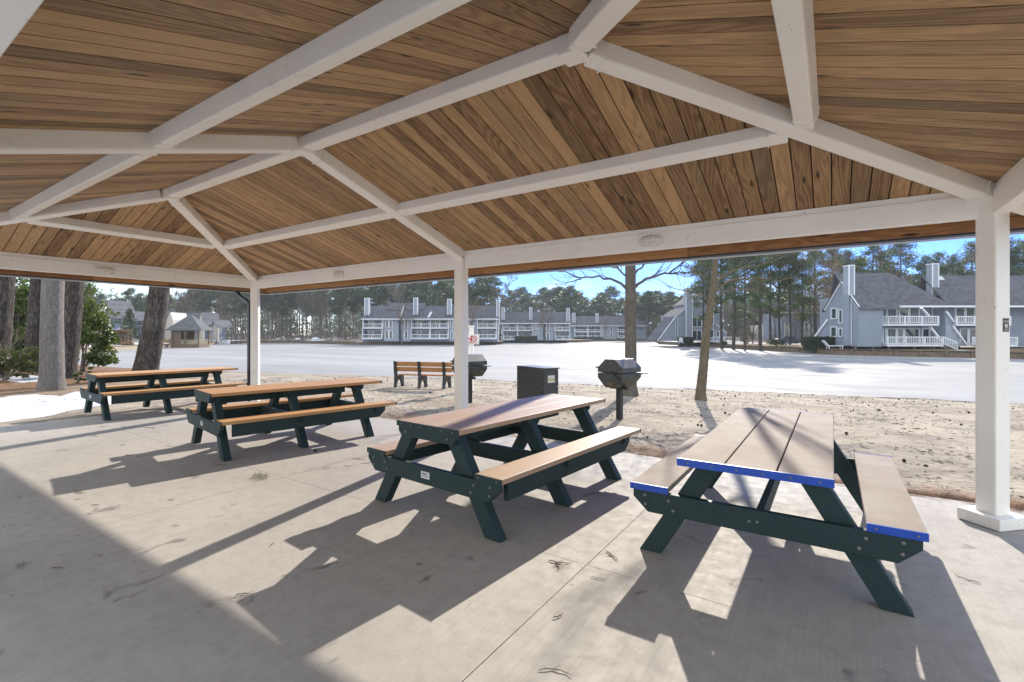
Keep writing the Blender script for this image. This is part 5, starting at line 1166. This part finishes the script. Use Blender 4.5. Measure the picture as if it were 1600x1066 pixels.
# ---------------------------------------------------------------- woods
def pine_proto(seed, H=18.0, cs=.55, spread=3.0, nb=36, per=52, L=.6, w=.10, leafmat='needle_far', barkmat='far_bark', r0=.22, low=0):
    random.seed(seed); o = thing('pine_tree', 'x', 'tree'); o.hide_render = False
    b = MB(); pts = [Vector((0, 0, -.6))]; x = y = 0
    for i in range(1, 9): x += rnd(-.12, .12); y += rnd(-.12, .12); pts.append(Vector((x, y, H * i / 8)))
    rad = [r0 * (1 - .8 * i / 8) for i in range(9)]; b.tube(pts, rad, 7); cb_ = MB()
    for i in range(nb + low):
        t = cs + (1 - cs) * ((i + random.random()) / nb) ** .9 if i < nb else rnd(cs * .55, cs); z = min(H * t, H * .99); k = min(int(z / H * 8), 7); c = pts[k].lerp(pts[k + 1], z / H * 8 - k)
        a = rnd(0, 6.28); env = (math.sin(math.pi * min(1, (t - cs) / (1 - cs) * .82 + .22)) if i < nb else .55); Lb = spread * env * rnd(.5, 1.15)
        d = Vector((math.cos(a), math.sin(a), rnd(.05, .45))); q = [c, c + d * Lb * .5 + Vector((0, 0, rnd(-.1, .2))), c + d * Lb]
        b.tube(q, [r0 * .28, r0 * .18, .03], 4, cap=False)
        for f in (1.0, .68):
            if f < 1 and Lb < 1.2: continue
            p = c + d * Lb * f; needle_clump(cb_, p + Vector((0, 0, .15)), .5, per, L, w)
    b.build('trunk', M[barkmat], o); cb_.build('crown', M[leafmat], o); return o
def bare_proto(seed, H=13.0, r0=.16, depth=4, nl=9, bark='far_bark', minr=.018, leaf=0):
    random.seed(seed); o = thing('bare_tree', 'x', 'tree'); b = MB(); pts = [Vector((0, 0, -.5))]; x = y = 0
    for i in range(1, 7): x += rnd(-.2, .2); y += rnd(-.2, .2); pts.append(Vector((x, y, H * .75 * i / 6)))
    rad = [r0 * (1 - .75 * i / 6) for i in range(7)]; b.tube(pts, rad, 6); b.build('trunk', M[bark], o); lb = MB(); ends = []
    for i in range(nl):
        t = rnd(.3, 1); k = min(int(t * 6), 5); c = pts[k].lerp(pts[k + 1], t * 6 - k); a = rnd(0, 6.28)
        ends += limb(lb, c, (math.cos(a) * .7, math.sin(a) * .7, rnd(.7, 1.2)), H * rnd(.18, .34), r0 * .4, depth, 4, .22, 3, .5, .12, minr, 4)[2:]
    lb.build('branch', M['twig'], o)
    if leaf:
        q = MB()
        for e in ends: leaves(q, e, 1.0, .8, leaf, .2)
        q.build('foliage', M['deadleaf'], o)
    return o
PP = [pine_proto(101, cs=.58), pine_proto(102, cs=.5, spread=3.4, nb=34), pine_proto(103, cs=.66, spread=2.6, nb=26), pine_proto(104, H=18, cs=.42, spread=3.2, nb=38)]
NP = [pine_proto(111, H=20, cs=.42, spread=3.6, nb=44, per=75, L=.5, w=.05, leafmat='needle', barkmat='pine_bark', r0=.30, low=5), pine_proto(112, H=20, cs=.36, spread=3.3, nb=42, per=75, L=.5, w=.05, leafmat='needle', barkmat='pine_bark', r0=.24, low=6), pine_proto(113, H=20, cs=.5, spread=3.8, nb=44, per=75, L=.5, w=.05, leafmat='needle', barkmat='pine_bark', r0=.22, low=3)]
BP = [bare_proto(121), bare_proto(122, depth=4, nl=8), bare_proto(123, H=11, nl=11)]
LP = bare_proto(124, H=14, depth=3, nl=10, leaf=26)
protos = PP + NP + BP + [LP]; used = set()
HH = {id(p): 18 for p in PP}; HH.update({id(p): 20 for p in NP}); HH.update({id(p): 13 for p in BP}); HH[id(LP)] = 15
def plant(proto, px, z, top, label, group, base=None, kx=1.0):
    p = at(px, z, BT - .05 if base is None else base); hgt = hz(top, z) - p.z; s = hgt / HH[id(proto)]
    sc_ = (s * kx, s * kx, s)
    if id(proto) not in used:
        used.add(id(proto)); proto.location = p; proto.rotation_euler = (0, 0, rnd(0, 6.28)); proto.scale = sc_; proto['label'] = label; proto['group'] = group; return proto
    o = dup(proto, p, rnd(0, 6.28), sc_, label, group); o['category'] = 'tree'; return o
random.seed(77)
def zone(n, x0, x1, z0, z1, t0, t1, pb, lp, lb_, group, pp=None, kx=1.0):
    for i in range(n):
        px = x0 + (x1 - x0) * (i + random.random()) / n; z = rnd(z0, z1)
        if random.random() < pb: plant(random.choice(BP), px, z, rnd(t0, t1) + rnd(4, 16), lb_, group + ', bare trees', kx=kx * 1.15)
        else: plant(random.choice(pp or PP), px, z, rnd(t0, t1), lp, group + ', pines', kx=kx)
zone(26, 292, 560, 150, 172, 424, 446, .42, 'tall thin pine in the woods left of the dark-roofed apartments', 'leafless grey tree in the woods left of the dark-roofed apartments', 'woods behind the left shore')
zone(30, 285, 560, 172, 205, 432, 452, .4, 'tall thin pine in the woods left of the dark-roofed apartments', 'leafless grey tree in the woods left of the dark-roofed apartments', 'woods behind the left shore')
zone(17, 135, 300, 135, 175, 452, 470, .35, 'pine on the skyline behind the cream gabled houses', 'leafless tree on the skyline behind the cream gabled houses', 'skyline behind the cream houses', kx=1.2)
zone(10, -60, 150, 70, 100, 400, 440, .5, 'pine far behind the dark trunks at the left edge', 'leafless tree far behind the dark trunks at the left edge', 'woods at the left edge')
zone(22, 565, 785, 145, 185, 428, 448, .15, 'full-crowned pine behind the dark-roofed apartment row', 'leafless tree behind the dark-roofed apartment row', 'trees behind the dark-roofed row', kx=1.25)
zone(22, 780, 1000, 195, 240, 448, 470, .1, 'broad hazy pine behind the two farther apartment rows', 'leafless tree behind the two farther apartment rows', 'trees behind the farther rows', kx=1.55)
zone(15, 985, 1090, 165, 215, 455, 468, .15, 'bluish hazy pine beyond the inlet', 'leafless tree beyond the inlet', 'trees beyond the inlet', kx=1.6)
zone(15, 1085, 1300, 135, 175, 430, 462, .5, 'pine far behind the near pine trunks', 'leafless tree far behind the near pine trunks', 'woods behind the near pines', kx=1.2)
zone(10, 1660, 2500, 70, 100, 360, 400, .3, 'tall pine beyond the right end of the large apartments', 'leafless tree beyond the right end of the large apartments', 'trees past the right edge', pp=NP, kx=1.15)
zone(17, 1270, 1660, 84, 108, 372, 404, .12, 'tall pine rising behind the large right-hand apartments', 'leafless tree rising behind the large right-hand apartments', 'trees behind the right-hand apartments', pp=NP, kx=1.15)
np_ = [(1146, 82, 0, 330, 'nearest-left tall pine trunk beside the slanted house'), (1164, 74, 1, 350, 'slender pine whose foot stands at the bank edge, right of the slanted house'), (1188, 76, 0, 320, 'thickest pine trunk of the lakeside clump'), (1204, 90, 2, 340, 'tall pine just right of the thickest trunk'), (1218, 88, 1, 345, 'pine with a double leader above the parked car'), (1234, 84, 2, 350, 'thin pine rising left of the long hedge'), (1253, 82, 1, 360, 'thin pine with a low dark bough near the long hedge'), (1110, 104, 2, 380, 'pine behind the slanted house roof')]
for px, z, k, t, lab in np_ + plant_extra: plant(NP[k], px, z, t, lab, 'pines on the right bank', kx=.85)
for px, z, t, lab in ((1290, 78, 392, 'brown-leaved oak left of the big apartment chimney'), (1268, 86, 405, 'brown-leaved oak behind the long hedge'), (1312, 84, 400, 'brown-leaved oak touching the big apartment gable')): plant(LP, px, z, t, lab, 'brown-leaved oaks')
for px, z, k, t, lab in ((628, 112.5, 0, 474, 'small leafless tree in front of the dark-roofed row'), (852, 138, 2, 472, 'leafless tree in front of the mid-distance row'), (737, 113, 1, 470, 'leafless tree before the right half of the dark-roofed row'), (945, 174, 1, 496, 'leafless tree before the farthest row'), (1048, 130, 2, 500, 'reddish leafless tree beside the slanted wing'), (1176, 96, 1, 470, 'leafless tree between pine trunks on the right bank'), (1210, 98, 0, 462, 'leafless tree behind the parked car'), (1240, 100, 2, 470, 'leafless tree in front of the grey apartment')): plant(BP[k], px, z, t, lab, 'leafless trees by the buildings', kx=1.35)
random.seed(9); o = thing('conifer', 'dense dark cone-shaped conifer beside the cream gable', 'tree', at(202, 90, hz(531, 90))); lb = MB()
for i in range(110):
    t = random.random() ** 1.3; rr = 1.75 * (1 - t) + .1; a = rnd(0, 6.28); leaves(lb, (math.cos(a) * rr * rnd(.5, 1), math.sin(a) * rr * rnd(.5, 1), .4 + 5.3 * t), .45, .4, 26, .3)
MB().tube([(0, 0, -.2), (0, 0, 4.5)], [.16, .03], 7).build('trunk', M['far_bark'], o); lb.build('crown', M['hedge'], o)
def shr(px, z, u, w_, hh, lab, mat, seed, leafy=True):
    random.seed(seed); o = thing('round_shrub', lab, 'shrub', at(px, z, hz(u, z))); sb = MB(); lb = MB()
    for i in range(10): a = rnd(0, 6.28); limb(sb, (0, 0, -.1), (math.cos(a) * .7, math.sin(a) * .7, 1), hh * .9, .04, 2, 4, .2, 3, .5, .05, .012, 4)
    sb.build('stem', M['twig'], o)
    if leafy:
        for i in range(26): leaves(lb, (rnd(-w_, w_) * .7, rnd(-w_, w_) * .7, hh * rnd(.25, .85)), w_ * .4, hh * .2, 26, .22)
        lb.build('foliage', M[mat], o)
shr(187, 84, 541, 1.0, 1.6, 'leafless reddish bush on the left shore below the brown hedge', 'deadleaf', 1, False)
shr(200, 82, 541, .9, .7, 'low russet shrub beside the leafless reddish bush', 'deadleaf', 2); shr(1168, 90, 537, 1.6, 2.6, 'round dark evergreen bush between the two left pine trunks', 'hedge', 3)
shr(1213, 76, 541, 1.5, 1.1, 'low wide green shrub at the feet of the thin pines', 'hedge', 4); shr(1130, 92, 540, .9, .9, 'small shrub by the porch stairs', 'hedge', 5)
shr(250, 100, 538, 1.2, 1.3, 'russet shrub between leaning pine and gazebo', 'deadleaf', 6); shr(270, 100, 538, 1.2, 1.2, 'low brown hedge-like shrub touching the gazebo', 'deadleaf', 7)
# far wood that closes the view behind everything
random.seed(41); b = MB(); lb = MB()
def mass(px, z, top):
    p = at(px, z, BT); hgt = hz(top, z) - BT; b.tube([p, p + Vector((0, 0, hgt * .85))], [.25, .08], 4, cap=False)
    for i in range(30):
        a = rnd(0, 6.28); t = rnd(.0, 1); leaves(lb, p + Vector((math.cos(a) * 2.6 * (1.15 - t), math.sin(a) * 2.6 * (1.15 - t), hgt * t * .93)), 1.5, .9, 16, 1.0, .4)
for i in range(420): px = rnd(-100, 1120); mass(px, rnd(215, 300), rnd(462, 480) if 560 < px else rnd(452, 474))
for i in range(90): px = rnd(1090, 1330); mass(px, rnd(180, 230), rnd(458, 480))
for i in range(80): px = rnd(1300, 1800); mass(px, rnd(115, 150), rnd(412, 440))
o = lb.build('far_woods', M['needle_far']); tag(o, 'hazy mass of far woods closing the view behind the trees', 'woods', kind='stuff'); b.build('trunks', M['far_bark'], o)['kind'] = 'stuff'
random.seed(43); b = MB()
for i in range(420):
    px = rnd(330, 562) if i < 250 else rnd(1090, 1300); z = rnd(146, 200) if i < 250 else rnd(100, 140); p = at(px, z, BT + .2)
    for k in range(14):
        d = Vector((rnd(-1, 1), rnd(-1, 1), rnd(.6, 1.8))).normalized() * rnd(1.2, 4.6); w = Vector((-d.y, d.x, .1)).normalized() * .025; q = p + Vector((rnd(-1.2, 1.2), rnd(-1.2, 1.2), 0)); b.face([q - w, q + w, q + d])
tag(b.build('undergrowth', M['twig']), 'brown leafless undergrowth below the far woods', 'undergrowth', kind='stuff')

# ---------------------------------------------------------------- winter haze over the lake
HX0, HX1, HY0, HY1 = -620, 330, -120, 620
m = bpy.data.materials.new('haze_air'); m.use_nodes = True; nt = m.node_tree; nt.nodes.remove(nt.nodes['Principled BSDF'])
pv = nt.nodes.new('ShaderNodeVolumePrincipled'); pv.inputs['Color'].default_value = (.86, .92, 1, 1); pv.inputs['Density'].default_value = .00034; pv.inputs['Anisotropy'].default_value = .15
nt.links.new(pv.outputs[0], nt.nodes['Material Output'].inputs['Volume'])
tag(MB().box(HX0, HX1, HY0, HY1, -6, 32).build('haze', m), 'thin pale winter haze over lake and woods', 'haze', kind='stuff')
